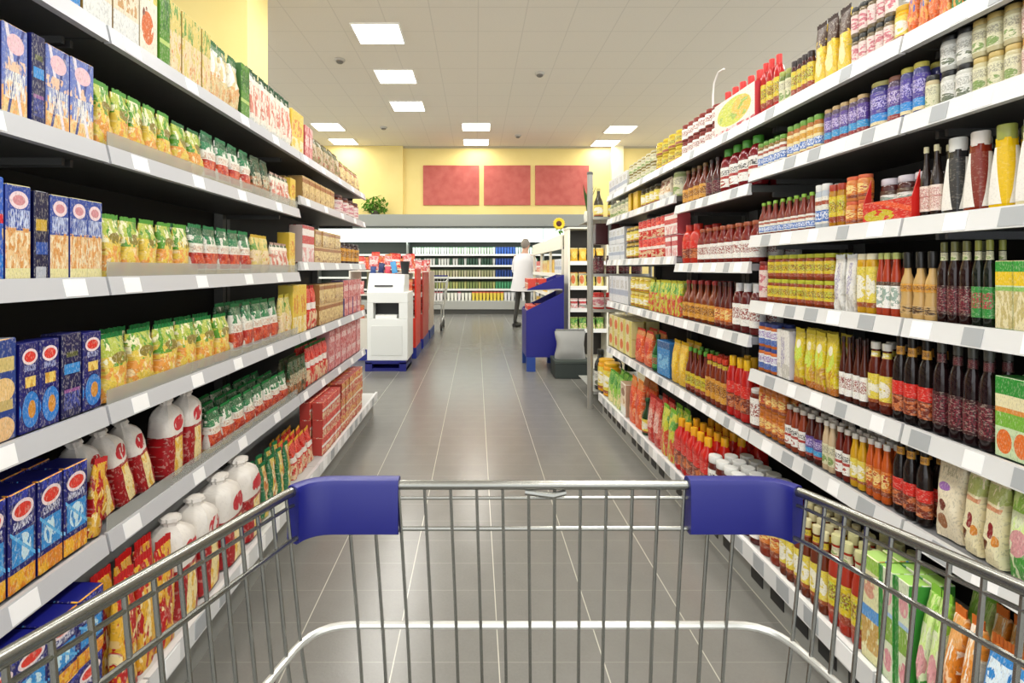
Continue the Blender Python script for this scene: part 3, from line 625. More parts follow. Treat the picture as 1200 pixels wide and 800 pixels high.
LS(z4, -12, 24, 1, 1, 'carton', .2, ('bowls', '1f2f7a', '9aa4b4'), 'blue carton with pasta bowls', 'carton', 'fourth')
LS(z4, 27, 74, 2, 1, 'carton', .185, ('pasta_dark', '15176c', '1a1f7a'), 'dark blue pasta carton, red oval', 'carton', 'fourth')
LS(z4, 77, 101, 1, 1, 'carton', .19, ('navy', '11124e', '1a1f6a'), 'navy carton with pale blue square', 'carton', 'fourth')
LS(z4, 102, 124, 1, 1, 'carton', .185, ('pasta_dark', '15176c', '1a1f7a'), 'dark blue pasta carton, red oval', 'carton', 'fourth')
LS(z4, 127, 277, 6, 2, 'pouch', .17, ('yg', '1f7a3c'), 'yellow and green crouton packet', 'packet', 'fourth', d=.06)
LS(z4, 279, 331, 5, 2, 'pouch', .2, ('soupred', '2f7a48'), 'white soup packet with red window', 'packet', 'fourth')
LS(z4, 332, 345, 2, 1, 'pouch', .21, ('yellowcream', 'd8c84c'), 'yellow and cream soup packet', 'packet', 'fourth')
LS(z4, 346, 361, 2, 1, 'carton', .25, ('yellowbox', 'e0c850'), 'tall yellow carton', 'carton', 'fourth')
LS(z4, 363, 375, 2, 1, 'pouch', .24, ('redpack', 'b02a24'), 'tall red packet beside yellow carton', 'packet', 'fourth')
LS(z4, 376, 404, 5, 1, 'carton', .12, ('tanbox', 'a0703c'), 'tan box with brown band', 'box', 'fourth', stack=2)
LS(z4, 405, 424, 4, 1, 'carton', .125, ('pinkpack', '5a5a90'), 'pink box at the shelf end', 'box', 'fourth', stack=2)

LS(z5, -26, 107, 4, 3, 'carton', .2, ('pasta', '12145c', '181c78'), 'blue and yellow pasta carton', 'carton', 'fifth', d=.075)
LS(z5, 109, 128, 1, 1, 'pouch', .18, ('riceyel', 'c02020'), 'yellow and red pasta bag', 'bag', 'fifth', tilt=.15)
LS(z5, 131, 200, 3, 1, 'rice', .222, ('rice', 'ricetop'), 'red rice bag leaning back', 'bag', 'fifth', lean=-.06, tilt=-.24, fill=.86, d=.085, back=.02)
LS(z5, 204, 248, 2, 1, 'rice', .245, ('rice', 'ricetop'), 'red rice bag standing upright', 'bag', 'fifth', fill=.88, d=.08, back=.01)
LS(z5, 252, 342, 8, 3, 'pouch', .145, ('soupred', '1f7a3c'), 'low white soup packet, red window', 'packet', 'fifth')
LS(z5, 343, 362, 4, 2, 'pouch', .19, ('soupdark', '3a4a2c'), 'dark green and brown soup packet', 'packet', 'fifth')
LS(z5, 363, 386, 5, 2, 'pouch', .22, ('redpack', '2f6a34'), 'tall red packet with green seal', 'packet', 'fifth')
LS(z5, 387, 424, 6, 1, 'carton', .125, ('pinkpack', 'c89090'), 'pink box with white print', 'box', 'fifth', stack=2)

XB = .815
LS(z6, -120, 142, 6, 2, 'carton', .145, ('pasta', '12145c', '181c78'), 'blue and yellow pasta carton', 'carton', 'bottom', X=XB, d=.09, back=.03, stack=2)
LS(z6, 146, 212, 3, 2, 'pouch', .285, ('riceyel', 'c02020'), 'yellow and red pasta bag', 'bag', 'bottom', X=XB)
LS(z6, 214, 266, 2, 1, 'rice', .295, ('rice', 'ricetop'), 'tall red rice bag, knotted white top', 'bag', 'bottom', X=XB, fill=.92, d=.12)
LS(z6, 268, 314, 2, 1, 'rice', .30, ('rice', 'ricetop'), 'taller red rice bag beside green packets', 'bag', 'bottom', X=XB, fill=.96, d=.13)
LS(z6, 316, 351, 4, 2, 'pouch', .21, ('gyr', '1f7044'), 'green and yellow noodle packet', 'packet', 'bottom', X=XB, lean=-.06, tilt=.14, back=.02, fill=.8)
LS(z6, 356, 378, 4, 3, 'pouch', .18, ('redpack', 'e0b040'), 'red and cream noodle packet', 'packet', 'bottom', X=XB, tilt=-.12, lean=-.08, back=.03, fill=.8)
LS(z6, 380, 401, 5, 2, 'carton', .095, ('redpack', 'b8443c'), 'bright red box with white band', 'box', 'bottom', X=XB, stack=3)
LS(z6, 402, 426, 6, 2, 'carton', .099, ('redyellow', '8a2c20'), 'red and tan box', 'box', 'bottom', X=XB, stack=3)

# ---------------- sauce side
q1, q2, q2b, q2c, q3, q3b, q3c, q4, q4b, q5, q6, q7 = .572, .372, .325, .387, .121, .022, .062, -.126, -.263, -.388, -.625, -1.01
RS(q1, 712, 733, 5, 1, 'carton', .13, ('lightcarton', 'c8c8c0'), 'pale grey carton at shelf end', 'carton', 'top')
RS(q1, 734, 764, 6, 1, 'jar', .075, ('8a7a3c', 'c8c0a0', 'lab_cream'), 'small olive jar with cream label', 'jar', 'top', stack=2)
RS(q1, 765, 794, 4, 1, 'jar', .085, ('b89a2c', 'd8c020', 'lab_yellow'), 'small yellow lidded jar', 'jar', 'top', stack=2)
RS(q1, 795, 837, 6, 2, 'jar', .085, ('7a2418', '8a2c20', 'lab_white'), 'small brown jar with white label', 'jar', 'top', stack=2)
RS(q1, 839, 884, 5, 2, 'ketchup', .2, ('b0201c', 'd02a24', 'lab_whitered'), 'red capped ketchup bottle in tray', 'bottle', 'top', back=.01, fill=.80, jit=.5)
RS(q1, 886, 908, 3, 1, 'ketchup', .2, ('b0201c', 'd02a24', 'lab_yellow'), 'red capped bottle with yellow label', 'bottle', 'top')
RS(q1, 909, 922, 2, 1, 'jar', .12, ('6a7a3c', '9aa04c', 'lab_cream'), 'olive jar with green cream label', 'jar', 'top')
RS(q1, 923, 948, 4, 1, 'jar', .13, ('4a1c18', '241414', 'lab_yellow'), 'dark jar with black lid', 'jar', 'top')
RS(q1, 949, 990, 3, 2, 'pouch', .2, ('snack', '3a2418'), 'yellow snack bag with brown top', 'bag', 'top')
RS(q1, 992, 1040, 5, 1, 'jar', .085, ('7a6a50', '30302c', 'lab_pink'), 'small pink labelled jar, black lid', 'jar', 'top', stack=2)
RS(q1, 1041, 1057, 1, 1, 'jar', .095, ('e0a81c', 'd8b030', 'lab_yel2'), 'yellow jar of mustard', 'jar', 'top')
RS(q1, 1058, 1108, 4, 1, 'pouch', .15, ('orangeblue', 'c86a30'), 'orange and blue packet', 'packet', 'top')
RS(q1, 1109, 1300, 10, 1, 'pouch', .15, ('mixgreen', '3a6a3c'), 'green and orange packet', 'packet', 'top')

RS(q2c, 712, 734, 5, 1, 'jar', .12, ('9aa880', 'c8ccb0', 'lab_cream'), 'pale green jar with cream label', 'jar', 'far second')
RS(q2c, 735, 738, 1, 1, 'carton', .135, ('yellowpouch2', 'c8a018'), 'bright yellow carton', 'carton', 'far second')
RS(q2c, 740.5, 746, 1, 1, 'carton', .13, ('yellowpouch2', 'd8b028'), 'pale yellow carton', 'carton', 'far second')
RS(q2c, 748, 768, 4, 2, 'jar', .12, ('5a4a24', '3a3420', 'lab_yel2'), 'dark olive jar with yellow label', 'jar', 'far second')
RS(q2c, 769, 782, 2, 1, 'pouch', .13, ('creambrown', 'd8c8b0'), 'cream packet with brown picture', 'packet', 'far second')
RS(q2c, 783, 792, 1, 1, 'tall', .135, ('a8b478', 'c0c890', 'lab_cream'), 'tall pale green jar', 'jar', 'far second', maxw=.09)
RS(q2b, 796, 822, 4, 2, 'slim', .18, ('6a2a14', '7a5a2c', 'lab_dkorange'), 'slim brown bottle, orange label', 'bottle', 'far second')
RS(q2b, 823, 837, 2, 1, 'slim', .18, ('4a1a14', '2a1412', 'lab_darkred'), 'slim dark bottle', 'bottle', 'far second')
RS(q2b, 838, 883, 4, 2, 'ketchup', .195, ('7a141c', '4f9a34', 'lab_whitered'), 'dark red bottle with green cap', 'bottle', 'far second')
RS(q2, 884, 916, 5, 2, 'jar', .1, ('8a6a30', '6a9a34', 'lab_blue'), 'small green capped jar, blue label', 'jar', 'second')
RS(q2, 917, 957, 5, 2, 'jar', .115, ('b06a2c', '6a9a34', 'lab_blueyel'), 'green capped jar with orange band', 'jar', 'second')
RS(q2, 960, 1009, 5, 2, 'tall', .115, ('5a4a60', 'b89a6a', 'lab_purplered'), 'tall jar with purple label', 'jar', 'second')
RS(q2, 1010, 1030, 1, 1, 'tall', .13, ('4a4a80', 'b8b06a', 'lab_purple'), 'taller jar with blue label', 'jar', 'second', maxw=.06)
RS(q2, 1031, 1047, 1, 2, 'tall', .125, ('5a4a60', '8a5a4a', 'lab_purplered'), 'jar with purple label, brown lid', 'jar', 'second')
RS(q2, 1048, 1077, 2, 2, 'tall', .13, ('4a4a80', 'c0b450', 'lab_purple'), 'purple jar with gold lid', 'jar', 'second')
RS(q2, 1078, 1091, 1, 1, 'jar', .085, ('c8b890', '303030', 'lab_cream'), 'small cream jar, black lid', 'jar', 'second')
RS(q2, 1092, 1130, 2, 2, 'jar', .08, ('c9c9c0', '282828', 'lab_whitegrey'), 'white labelled jar, black lid', 'jar', 'second', stack=2)
RS(q2, 1131, 1186, 3, 2, 'jar', .08, ('c8bf94', 'c9b06a', 'lab_cream'), 'cream jar with gold lid', 'jar', 'second', stack=2)
RS(q2, 1187, 1290, 4, 2, 'jar', .08, ('d0b890', 'd8a050', 'lab_creampink'), 'cream jar with orange lid', 'jar', 'second', stack=2)

RS(q3c, 712, 730, 4, 1, 'carton', .12, ('lightcarton', 'b8bcc4'), 'pale grey box beside end rack', 'box', 'far third', stack=2)
RS(q3c, 731, 744, 3, 1, 'jar', .11, ('5a4a1c', 'c8a850', 'lab_yel2'), 'dark jar with yellow label', 'jar', 'far third', stack=2)
RS(q3c, 745, 776, 6, 1, 'tin', .12, ('redpack', ''), 'red and white tin', 'tin', 'far third', stack=2)
RS(q3c, 777, 792, 2, 1, 'carton', .12, ('redwhite', 'b84a50'), 'white carton with red band', 'carton', 'far third', stack=2)
RS(q3b, 795, 812, 2, 2, 'ketchup', .2, ('c8301c', 'b8281c', 'lab_redtop'), 'large bright red sauce bottle', 'bottle', 'far third', maxw=.085)
RS(q3b, 813, 882, 8, 3, 'amber', .165, ('7a1c12', 'a05030', 'lab_white'), 'red sauce bottle, white label', 'bottle', 'far third')
RS(q3, 884, 948, 8, 2, 'slim', .125, ('7a2c1c', '86b43a', 'lab_blue'), 'small green capped sauce bottle', 'bottle', 'third')
RS(q3, 949, 966, 2, 2, 'jar', .14, ('b8c0c8', 'e0e0dc', 'lab_blue'), 'white jar with blue label', 'jar', 'third')
RS(q3, 967, 984, 2, 2, 'jar', .13, ('b07a1c', 'a83820', 'lab_yellow'), 'yellow jar with red lid', 'jar', 'third')
RS(q3, 985, 1010, 2, 1, 'jar', .07, ('d88a4c', 'e0714c', 'lab_orange'), 'small orange jar with orange lid', 'jar', 'third', stack=2)
RS(q3, 1011, 1068, 3, 2, 'jar', .12, ('4a1c1c', 'ccc4cc', 'lab_flower'), 'dark jar with silver lid', 'jar', 'third', back=.03)
RS(q3, 1071, 1094, 2, 2, 'slim', .17, ('241612', 'd8d0a8', 'lab_creampink'), 'dark soy bottle with cream label', 'bottle', 'third')
for i, c in enumerate(('2a2a2c', '7a2418', 'e0b80c', 'e2d8b0')): ART['lab_dress_%d' % i] = ('f0ede6', [('V', .13, .035, .60, 0, c)], .35, .08)
for i, (c, cc) in enumerate((('2a2a2c', 'e0e0da'), ('7a2418', 'dcd4cc'), ('e0b80c', '9aa04c'), ('e2d8b0', 'd8d8c8'))):
    a_, b_ = ((1096, 1120), (1122, 1148), (1150, 1178), (1180, 1212))[i]
    RS(q3, a_, b_, 1, 2, 'dressing', .175, (c, cc, 'lab_dress_%d' % i), ('tapered black', 'tapered red', 'tapered yellow', 'tapered cream')[i]+' dressing bottle', 'bottle', 'third', fill=.98)

RS(q4b, 712, 735, 5, 2, 'carton', .2, ('lightcarton', 'c8ccd4'), 'pale grey carton', 'carton', 'far fourth')
RS(q4b, 736, 756, 4, 1, 'jar', .1, ('b89a2c', 'd8c870', 'lab_yel2'), 'yellow jar in a stack', 'jar', 'far fourth', stack=2)
RS(q4b, 757, 794, 6, 2, 'pouch', .19, ('gyred', 'b8b43c'), 'yellow and red pouch', 'pouch', 'far fourth')
RS(q4b, 796, 832, 5, 2, 'slim', .2, ('7a3414', 'b0302c', 'lab_dkorange'), 'brown sauce bottle, red cap', 'bottle', 'far fourth')
RS(q4b, 833, 852, 3, 2, 'slim', .2, ('5a1c14', '401814', 'lab_orange'), 'dark bottle with orange label', 'bottle', 'far fourth')
RS(q4b, 853, 882, 3, 2, 'ketchup', .2, ('5a1412', 'dedede', 'lab_white'), 'dark red bottle, white cap', 'bottle', 'far fourth')
RS(q4, 884, 893, 1, 1, 'tall', .15, ('9a2c24', '7a2420', 'lab_pink'), 'red jar with dark lid', 'jar', 'fourth', maxw=.05)
RS(q4, 894, 970, 8, 2, 'jar', .085, ('8a3a18', 'c0c43a', 'lab_yellow'), 'small yellow jar, brown base', 'jar', 'fourth', stack=2)
RS(q4, 972, 997, 2, 1, 'pouch', .165, ('whitepack', 'dcdcd8'), 'silver white packet', 'packet', 'fourth')
RS(q4, 998, 1020, 2, 2, 'tall', .165, ('c8981c', 'e0d8b8', 'lab_yel2'), 'tall yellow jar, cream lid', 'jar', 'fourth')
RS(q4, 1021, 1047, 3, 2, 'amber', .165, ('a83a20', 'b8c070', 'lab_flower'), 'red bottle with white flower label', 'bottle', 'fourth')
RS(q4, 1048, 1089, 3, 2, 'bell', .165, ('c8a468', '1c1a18', 'lab_beige', 'lab_dkorange'), 'bell shaped beige bottle, dark cap', 'bottle', 'fourth')
RS(q4, 1090, 1130, 3, 2, 'big', .185, ('24100e', '6a6a3c', 'lab_darkred', 'lab_cream'), 'dark wine coloured bottle', 'bottle', 'fourth')
RS(q4, 1131, 1157, 2, 2, 'big', .185, ('141a12', '8a8c3c', 'lab_green', 'lab_cream'), 'black bottle with green label', 'bottle', 'fourth')
RS(q4, 1160, 1290, 5, 2, 'carton', .14, ('gycarton', '6ab03c', '2f8a34'), 'green and yellow carton', 'carton', 'fourth')

RS(q5, 884, 906, 3, 2, 'jar', .09, ('c8682c', '3a4a8a', 'lab_whiteblue'), 'small jar with blue label', 'jar', 'fifth', stack=2)
RS(q5, 907, 923, 1, 1, 'carton', .17, ('whitepack', 'd8d4dc'), 'white carton with purple print', 'carton', 'fifth')
RS(q5, 925, 976, 4, 2, 'pouch', .185, ('yelpouch', 'c8b41c'), 'yellow pouch with green picture', 'pouch', 'fifth')
RS(q5, 978, 1009, 4, 2, 'slim', .185, ('4a1c10', '30140e', 'lab_white'), 'slim dark brown bottle', 'bottle', 'fifth')
RS(q5, 1010, 1036, 2, 2, 'amber', .185, ('5a1c10', 'e6e2d8', 'lab_yel2', 'lab_yel2'), 'brown bottle with yellow label', 'bottle', 'fifth')
RS(q5, 1038, 1083, 3, 2, 'big', .215, ('1c1210', '18130f', 'lab_redtop', 'lab_dkorange'), 'black bottle with red label', 'bottle', 'fifth')
RS(q5, 1085, 1157, 4, 2, 'big', .215, ('1e0e10', '4a4a44', 'lab_darkred', 'lab_darkred'), 'large dark red bottle', 'bottle', 'fifth')
RS(q5, 1160, 1290, 5, 2, 'carton', .165, ('orcarton', '4a9a3c', '2f8a34'), 'green carton with orange fruit', 'carton', 'fifth')

RS(q6, 712, 739, 4, 2, 'carton', .125, ('creamorangebox', 'd8d08c', 'e9e4c0'), 'cream box with orange square', 'box', 'sixth', stack=2)
RS(q6, 740, 759, 2, 2, 'pouch', .22, ('orangebag', 'b8281c'), 'orange red bag', 'bag', 'sixth')
RS(q6, 760, 767, 1, 1, 'slim', .22, ('1c5a2c', '14401c', 'lab_green'), 'dark green bottle', 'bottle', 'sixth', maxw=.07)
RS(q6, 768, 781, 1, 1, 'carton', .2, ('bluebox', '2a6aa8'), 'bright blue carton', 'carton', 'sixth')
RS(q6, 782, 799, 2, 2, 'pouch', .23, ('yellowpouch2', 'c8a018'), 'plain yellow pouch', 'pouch', 'sixth')
RS(q6, 800, 822, 4, 2, 'slim', .22, ('6a2414', '5a9a34', 'lab_yellow'), 'brown bottle with green cap', 'bottle', 'sixth')
RS(q6, 823, 846, 4, 2, 'amber', .22, ('7a2c14', 'c83c20', 'lab_dkorange', 'lab_yellow'), 'brown bottle with orange label', 'bottle', 'sixth')
RS(q6, 847, 871, 3, 2, 'ketchup', .25, ('b81c18', 'e8b81c', 'lab_redtop'), 'big red bottle, yellow cap', 'bottle', 'sixth')
RS(q6, 872, 884, 1, 1, 'tall', .15, ('6a2014', 'd8d8d4', 'lab_white'), 'white labelled jar', 'jar', 'sixth', maxw=.09)
RS(q6, 885, 914, 4, 2, 'jar', .09, ('b8681c', 'b86a2c', 'lab_orange'), 'small orange jar', 'jar', 'sixth', stack=2)
RS(q6, 915, 938, 3, 3, 'amber', .15, ('8a3a20', 'd0c8bc', 'lab_whitered'), 'brown bottle with white label', 'bottle', 'sixth')
RS(q6, 939, 957, 2, 3, 'amber', .15, ('4a1c14', 'e4ded4', 'lab_purplered'), 'dark bottle with violet label', 'bottle', 'sixth')
RS(q6, 958, 972, 2, 3, 'amber', .15, ('c8b08c', 'e4ded4', 'lab_cream'), 'cream bottle with white cap', 'bottle', 'sixth')
RS(q6, 973, 990, 2, 3, 'amber', .15, ('6a2014', 'e4ded4', 'lab_whitered'), 'red brown bottle, white cap', 'bottle', 'sixth')
RS(q6, 991, 1008, 2, 3, 'amber', .15, ('c8981c', 'e4ded4', 'lab_yel2'), 'yellow sauce bottle, white cap', 'bottle', 'sixth')
RS(q6, 1009, 1036, 3, 3, 'amber', .155, ('c0561c', 'e8e4dc', 'lab_orange'), 'orange sauce bottle, white cap', 'bottle', 'sixth')
RS(q6, 1038, 1080, 3, 2, 'big', .19, ('1c1210', '18130f', 'lab_redtop', 'lab_dkorange'), 'black bottle with red label', 'bottle', 'sixth')
RS(q6, 1084, 1118, 1, 2, 'pouch', .19, ('nuts', '8a6a2c'), 'cream nut pouch, purple oval', 'pouch', 'sixth', d=.055)
RS(q6, 1119, 1168, 2, 2, 'pouch', .19, ('nuts2', 'b8962c'), 'yellow topped nut pouch', 'pouch', 'sixth', d=.055)
RS(q6, 1169, 1290, 3, 2, 'pouch', .19, ('greenpouch', 'c8a82c'), 'cream and green dried fruit pouch', 'pouch', 'sixth', d=.055)

XC = 1.0
def RB(*a, **k): k.setdefault('X', XC); RS(q7, *a, **k)
RB(697, 709, 2, 1, 'tall', .26, ('d8981c', 'e8b020', 'lab_yel2'), 'tall yellow tub', 'tub', 'bottom', maxw=.14)
RB(710, 724, 3, 2, 'pouch', .24, ('greengy', '5a9a34'), 'green and cream pouch', 'pouch', 'bottom')
RB(725, 732, 1, 1, 'carton', .22, ('creambrown', 'a88a70'), 'narrow cream carton', 'carton', 'bottom')
RB(733, 747, 2, 2, 'pouch', .3, ('orangebag', 'c87a30'), 'orange bag beside green bottle', 'bag', 'bottom')
RB(748, 754, 1, 1, 'slim', .22, ('1c3a1c', '24502c', 'lab_yel2'), 'dark green bottle', 'bottle', 'bottom', maxw=.07)
RB(755, 769, 2, 2, 'pouch', .27, ('redbag', '9a2420'), 'red bag with pink print', 'bag', 'bottom')
RB(770, 786, 2, 2, 'pouch', .27, ('gyred', '7ab03c'), 'yellow green and red pouch', 'pouch', 'bottom')
RB(787, 824, 5, 4, 'squeeze', .25, ('c02018', 'e8a81c', 'lab_redtop'), 'red squeeze bottle, yellow cap', 'bottle', 'bottom')
RB(825, 882, 6, 3, 'jar', .2, ('5a1c14', 'e2e2de', 'lab_whitered'), 'brown jar with white lid', 'jar', 'bottom')
RB(884, 906, 2, 3, 'amber', .22, ('8a3018', 'c8b878', 'lab_orange'), 'red brown bottle, tan cap', 'bottle', 'bottom')
RB(908, 962, 6, 4, 'amber', .235, ('6a2c14', 'd8cfa4', 'lab_yel2', 'lab_yellow'), 'amber bottle with cream cap', 'bottle', 'bottom')
RB(963, 1003, 3, 4, 'amber', .25, ('a8301c', 'd0cc98', 'lab_yellow', 'lab_cream'), 'red bottle with yellow label', 'bottle', 'bottom')
RB(1004, 1024, 1, 2, 'carton', .27, ('bluegreencarton', '7ab83c', 'b8dc7c'), 'yellow green carton, blue band', 'carton', 'bottom')
RB(1025, 1063, 2, 2, 'carton', .27, ('greencarton', '3a8a34', 'a8d86c'), 'white and green carton', 'carton', 'bottom')
RB(1065, 1092, 2, 2, 'pouch', .285, ('greenpouch', '9ad04c'), 'large green and white pouch', 'pouch', 'bottom', d=.09)
RB(1094, 1130, 2, 2, 'pouch', .28, ('orangepouch', 'd87a2c'), 'large orange pouch', 'pouch', 'bottom', d=.08, fill=.82)
RB(1132, 1330, 5, 2, 'pouch', .27, ('bluepouch', 'b8601c'), 'large blue pouch, orange top', 'pouch', 'bottom', d=.09)
finish_labels()

# display trays holding goods
def tray(x0, x1, z, X, hf, hb, d, front, side, label, slant=False):
    Y0, Y1 = sorted((X*FPX/(x0-CX), X*FPX/(x1-CX)))
    wv = (Y1-Y0); bm = bmesh.new(); uvl = bm.loops.layers.uv.verify()
    def panel(pts, th, mi, uvs=((0, 0), (1, 0), (1, 1), (0, 1))):
        a = [bm.verts.new(p) for p in pts]; b = [bm.verts.new(Vector(p)+Vector(th)) for p in pts]
        f = bm.faces.new(a); f.material_index = mi
        for lp, u in zip(f.loops, uvs): lp[uvl].uv = u
        f = bm.faces.new(b[::-1]); f.material_index = 1
        for k in range(len(a)): q = bm.faces.new((a[k], b[k], b[(k+1) % 4], a[(k+1) % 4])); q.material_index = 1
    x = wv/2
    panel([(-x, -.002, 0), (x, -.002, 0), (x, -.002, hf), (-x, -.002, hf if not slant else hf*.35)], (0, .002, 0), 0)
    panel([(-x, 0, 0), (-x, d, 0), (-x, d, hb), (-x, 0, hf)], (.002, 0, 0), 1)
    panel([(x, 0, 0), (x, d, 0), (x, d, hb), (x, 0, hf)], (-.002, 0, 0), 1)
    o = link('display_tray', bm, [A(front), A(side)]); o.location = (X, (Y0+Y1)/2, HC+z+.0005); o.rotation_euler = (0, 0, -PI/2)
    tag(o, label, 'display tray'); return o
tray(838, 885, q1, 1.0685, .145, .16, .2, 'traylabel', 'c03a44', 'pink display tray with yellow green label round ketchup bottles, top sauce shelf')
tray(1012, 1069, q3, 1.0685, .055, .12, .02, 'redtray', 'd3221c', 'red display tray in front of silver lidded jars, third sauce shelf', slant=False)
bm = bmesh.new(); tube(bm, [(1.12, 2.26, HC+.74), (1.12, 2.26, HC+.82), (1.12, 2.25, HC+.87), (1.12, 2.21, HC+.905), (1.12, 2.16, HC+.90)], .004)
tag(link('sign_hook', bm, mat('f0efe8', .4), None, smooth=True), 'white curved sign hook rising above brown jars on top sauce shelf', 'hook')

# ============================================================ SHOPPING TROLLEY
cart = empty('shopping_trolley', (.07, .1, 0))
tag(cart, 'chrome wire shopping trolley with blue corner bumpers, empty, in the middle of the aisle', 'shopping trolley')
OX = Vector((.07, .1, 0))
def ctube(name, pts, r, m=CHROME, n=8, parent=cart, closed=False):
    bm = bmesh.new(); tube(bm, [Vector(p)-OX for p in pts], r, n, closed); return link(name, bm, m, parent, smooth=True)
YF = .441
def arc(p0, p1, p2, n=6):
    p0, p1, p2 = map(Vector, (p0, p1, p2)); return [(1-t)**2*p0+2*t*(1-t)*p1+t*t*p2 for t in [i/n for i in range(n+1)]]
# the basket's outline seen from above, at the rim: front corners, then the sides widening to the handle
FL, FR = -.160, .284
def outline(dz, inset, rc=.03, back=-.42):
    """points of a horizontal wire, dz below the rim; the basket narrows downwards by inset; the rim rises towards the handle"""
    yf = YF-inset*.15
    def zz(y): return HC-.2-dz+(YF-y)*.12*(1 if dz < .1 else .6)
    fl, fr = FL+inset, FR-inset
    bl = (fl-.050*(yf-.2)/.235*1.0, .2); br = (fr+.030*(yf-.2)/.235, .2)
    bl2, br2 = (bl[0]-.085, back), (br[0]+.085, back)
    def P(x, y): return Vector((x, y, zz(y)))
    dl = (Vector((bl[0]-fl, .2-yf))).normalized(); dr = (Vector((br[0]-fr, .2-yf))).normalized()
    pts = [P(*bl2), P(*bl)] + arc(P(fl+dl.x*rc, yf+dl.y*rc), P(fl, yf), P(fl+rc, yf)) + arc(P(fr-rc, yf), P(fr, yf), P(fr+dr.x*rc, yf+dr.y*rc)) + [P(*br), P(*br2)]
    return pts
rim = outline(0, 0)
ctube('rim', rim, .0042, n=12)
ctube('rim_wire', outline(.012, 0.001), .0016)
ctube('upper_wire', outline(.040, .004, .035), .0021)
ctube('middle_wire', outline(.128, .012, .035), .0032, mat('dcdcd6', .3, .6))
ctube('lower_wire', outline(.24, .03, .04), .0022)
ctube('bottom_frame', outline(.36, .05, .05), .0035)
bo = outline(.36, .05, .05)
zb_ = bo[3].z
def at_y(pts, y, left):
    seq = pts[:len(pts)//2][::-1] if left else pts[len(pts)//2:]
    for a, b in zip(seq, seq[1:]):
        if min(a.y, b.y) <= y <= max(a.y, b.y) and abs(a.y-b.y) > 1e-6:
            t = (y-a.y)/(b.y-a.y); return a+(b-a)*t
    return seq[-1]
# front bars
xs0, stp = -.1215, .02395
for i in range(16):
    x = xs0+i*stp+.002; cx_ = (FL+FR)/2
    xb = cx_+(x-cx_)*.84
    ctube('front_bar', [(x, YF-.001, HC-.2), (x+(xb-x)*.4, YF-.004, HC-.328), (xb, YF-.009, HC-.56)], .0016, n=6)
# side bars
nb = 0
y = .415
while y > -.40:
    for left in (True, False):
        a = at_y(rim, y, left); b = at_y(bo, y*.97+.0, left); c = at_y(outline(.128, .012, .035), y, left)
        ctube('side_bar', [a, c, b], .0016 if y < .3 else .0015, n=6)
    y -= .0185 if y > .2 else .03; nb += 1
# floor wires of the basket
for i in range(9):
    t = (i+.5)/9
    a = Vector((bo[3].x+(bo[-4].x-bo[3].x)*t, YF-.01, bo[3].z)); b = Vector((bo[0].x+(bo[-1].x-bo[0].x)*t, -.42, bo[0].z))
    ctube('floor_wire', [a, b], .0016, n=6)
for yq in (.33, .18, .03, -.12, -.27):
    ctube('cross_wire', [at_y(bo, yq, True), at_y(bo, yq, False)], .002, n=6)
# weld near the middle of the rim
ctube('weld', [(.045, YF-.002, HC-.2055), (.058, YF-.004, HC-.2065), (.07, YF-.004, HC-.208), (.082, YF-.001, HC-.2065)], .0028)
# blue corner bumpers: rounded sleeves over the rim, wrapped round each front corner
def bumper(left):
    cx0 = FL if left else FR; s = 1 if left else -1
    yf = YF; e = Vector(at_y(rim, YF-.018, left))
    seg = [p for p in rim if p.y > YF-.0155 and (p.x < .06) == left]
    if not left: seg = seg[::-1]
    path = [Vector((e.x, e.y))]+[Vector((p.x, p.y)) for p in seg]+[Vector((cx0+s*.089, yf))]
    path = [p for k, p in enumerate(path) if k == 0 or (p-path[k-1]).length > .001]
    th, top, bot = .0075, HC-.1925, HC-.2415
    bm = bmesh.new(); rings = []
    for i, p in enumerate(path):
        a = path[max(0, i-1)]; b = path[min(len(path)-1, i+1)]; d = (b-a).normalized(); nrm = Vector((-d.y, d.x))
        ring = []
        for (o_, z) in ((-th, bot), (-th, top-.005), (-th*.7, top-.0012), (0, top), (th*.7, top-.0012), (th, top-.005), (th, bot), (th*.6, bot-.002), (-th*.6, bot-.002)):
            q = p+nrm*o_; ring.append(bm.verts.new((q.x-OX.x, q.y-OX.y, z)))
        rings.append(ring)
    m_ = len(rings[0])
    for A_, B_ in zip(rings, rings[1:]):
        for k in range(m_): bm.faces.new((A_[k], A_[(k+1) % m_], B_[(k+1) % m_], B_[k]))
    bm.faces.new(rings[0]); bm.faces.new(rings[-1][::-1])
    link('corner_bumper', bm, BLUE, cart, smooth=True)
bumper(True); bumper(False)
# handle, child seat bar, chassis and wheels (behind and below the picture's frame)
hl_, hr_ = rim[0], rim[-1]
ctube('handle', [hl_, hl_+Vector((0, -.05, .05)), hr_+Vector((0, -.05, .05)), hr_], .013, BLUE, 12)
for p, s in ((bo[0], 1), (bo[-1], -1)):
    ctube('chassis_leg', [(p.x, -.40, bo[0].z), (p.x+s*.0, -.44, .3), (p.x, -.30, .14), (p.x+s*.06, .36, .13), (p.x+s*.10, .42, .12)], .010)
for x, y in ((bo[0].x, -.36), (bo[-1].x, -.36), (bo[0].x+.10, .40), (bo[-1].x-.10, .40)):
    bm = bmesh.new(); r_ = bmesh.ops.create_cone(bm, cap_ends=True, segments=24, radius1=.05, radius2=.05, depth=.025, matrix=Matrix.Translation(Vector((x, y, .05))-OX) @ Matrix.Rotation(PI/2, 4, 'Y'))
    wh = link('caster_wheel', bm, mat('50504e', .6), cart, smooth=True)
    bm = bmesh.new(); tube(bm, [Vector((x-.02, y, .05))-OX, Vector((x-.02, y, .13))-OX, Vector((x+.02, y, .13))-OX, Vector((x+.02, y, .05))-OX], .004); link('fork', bm, STEEL, wh)

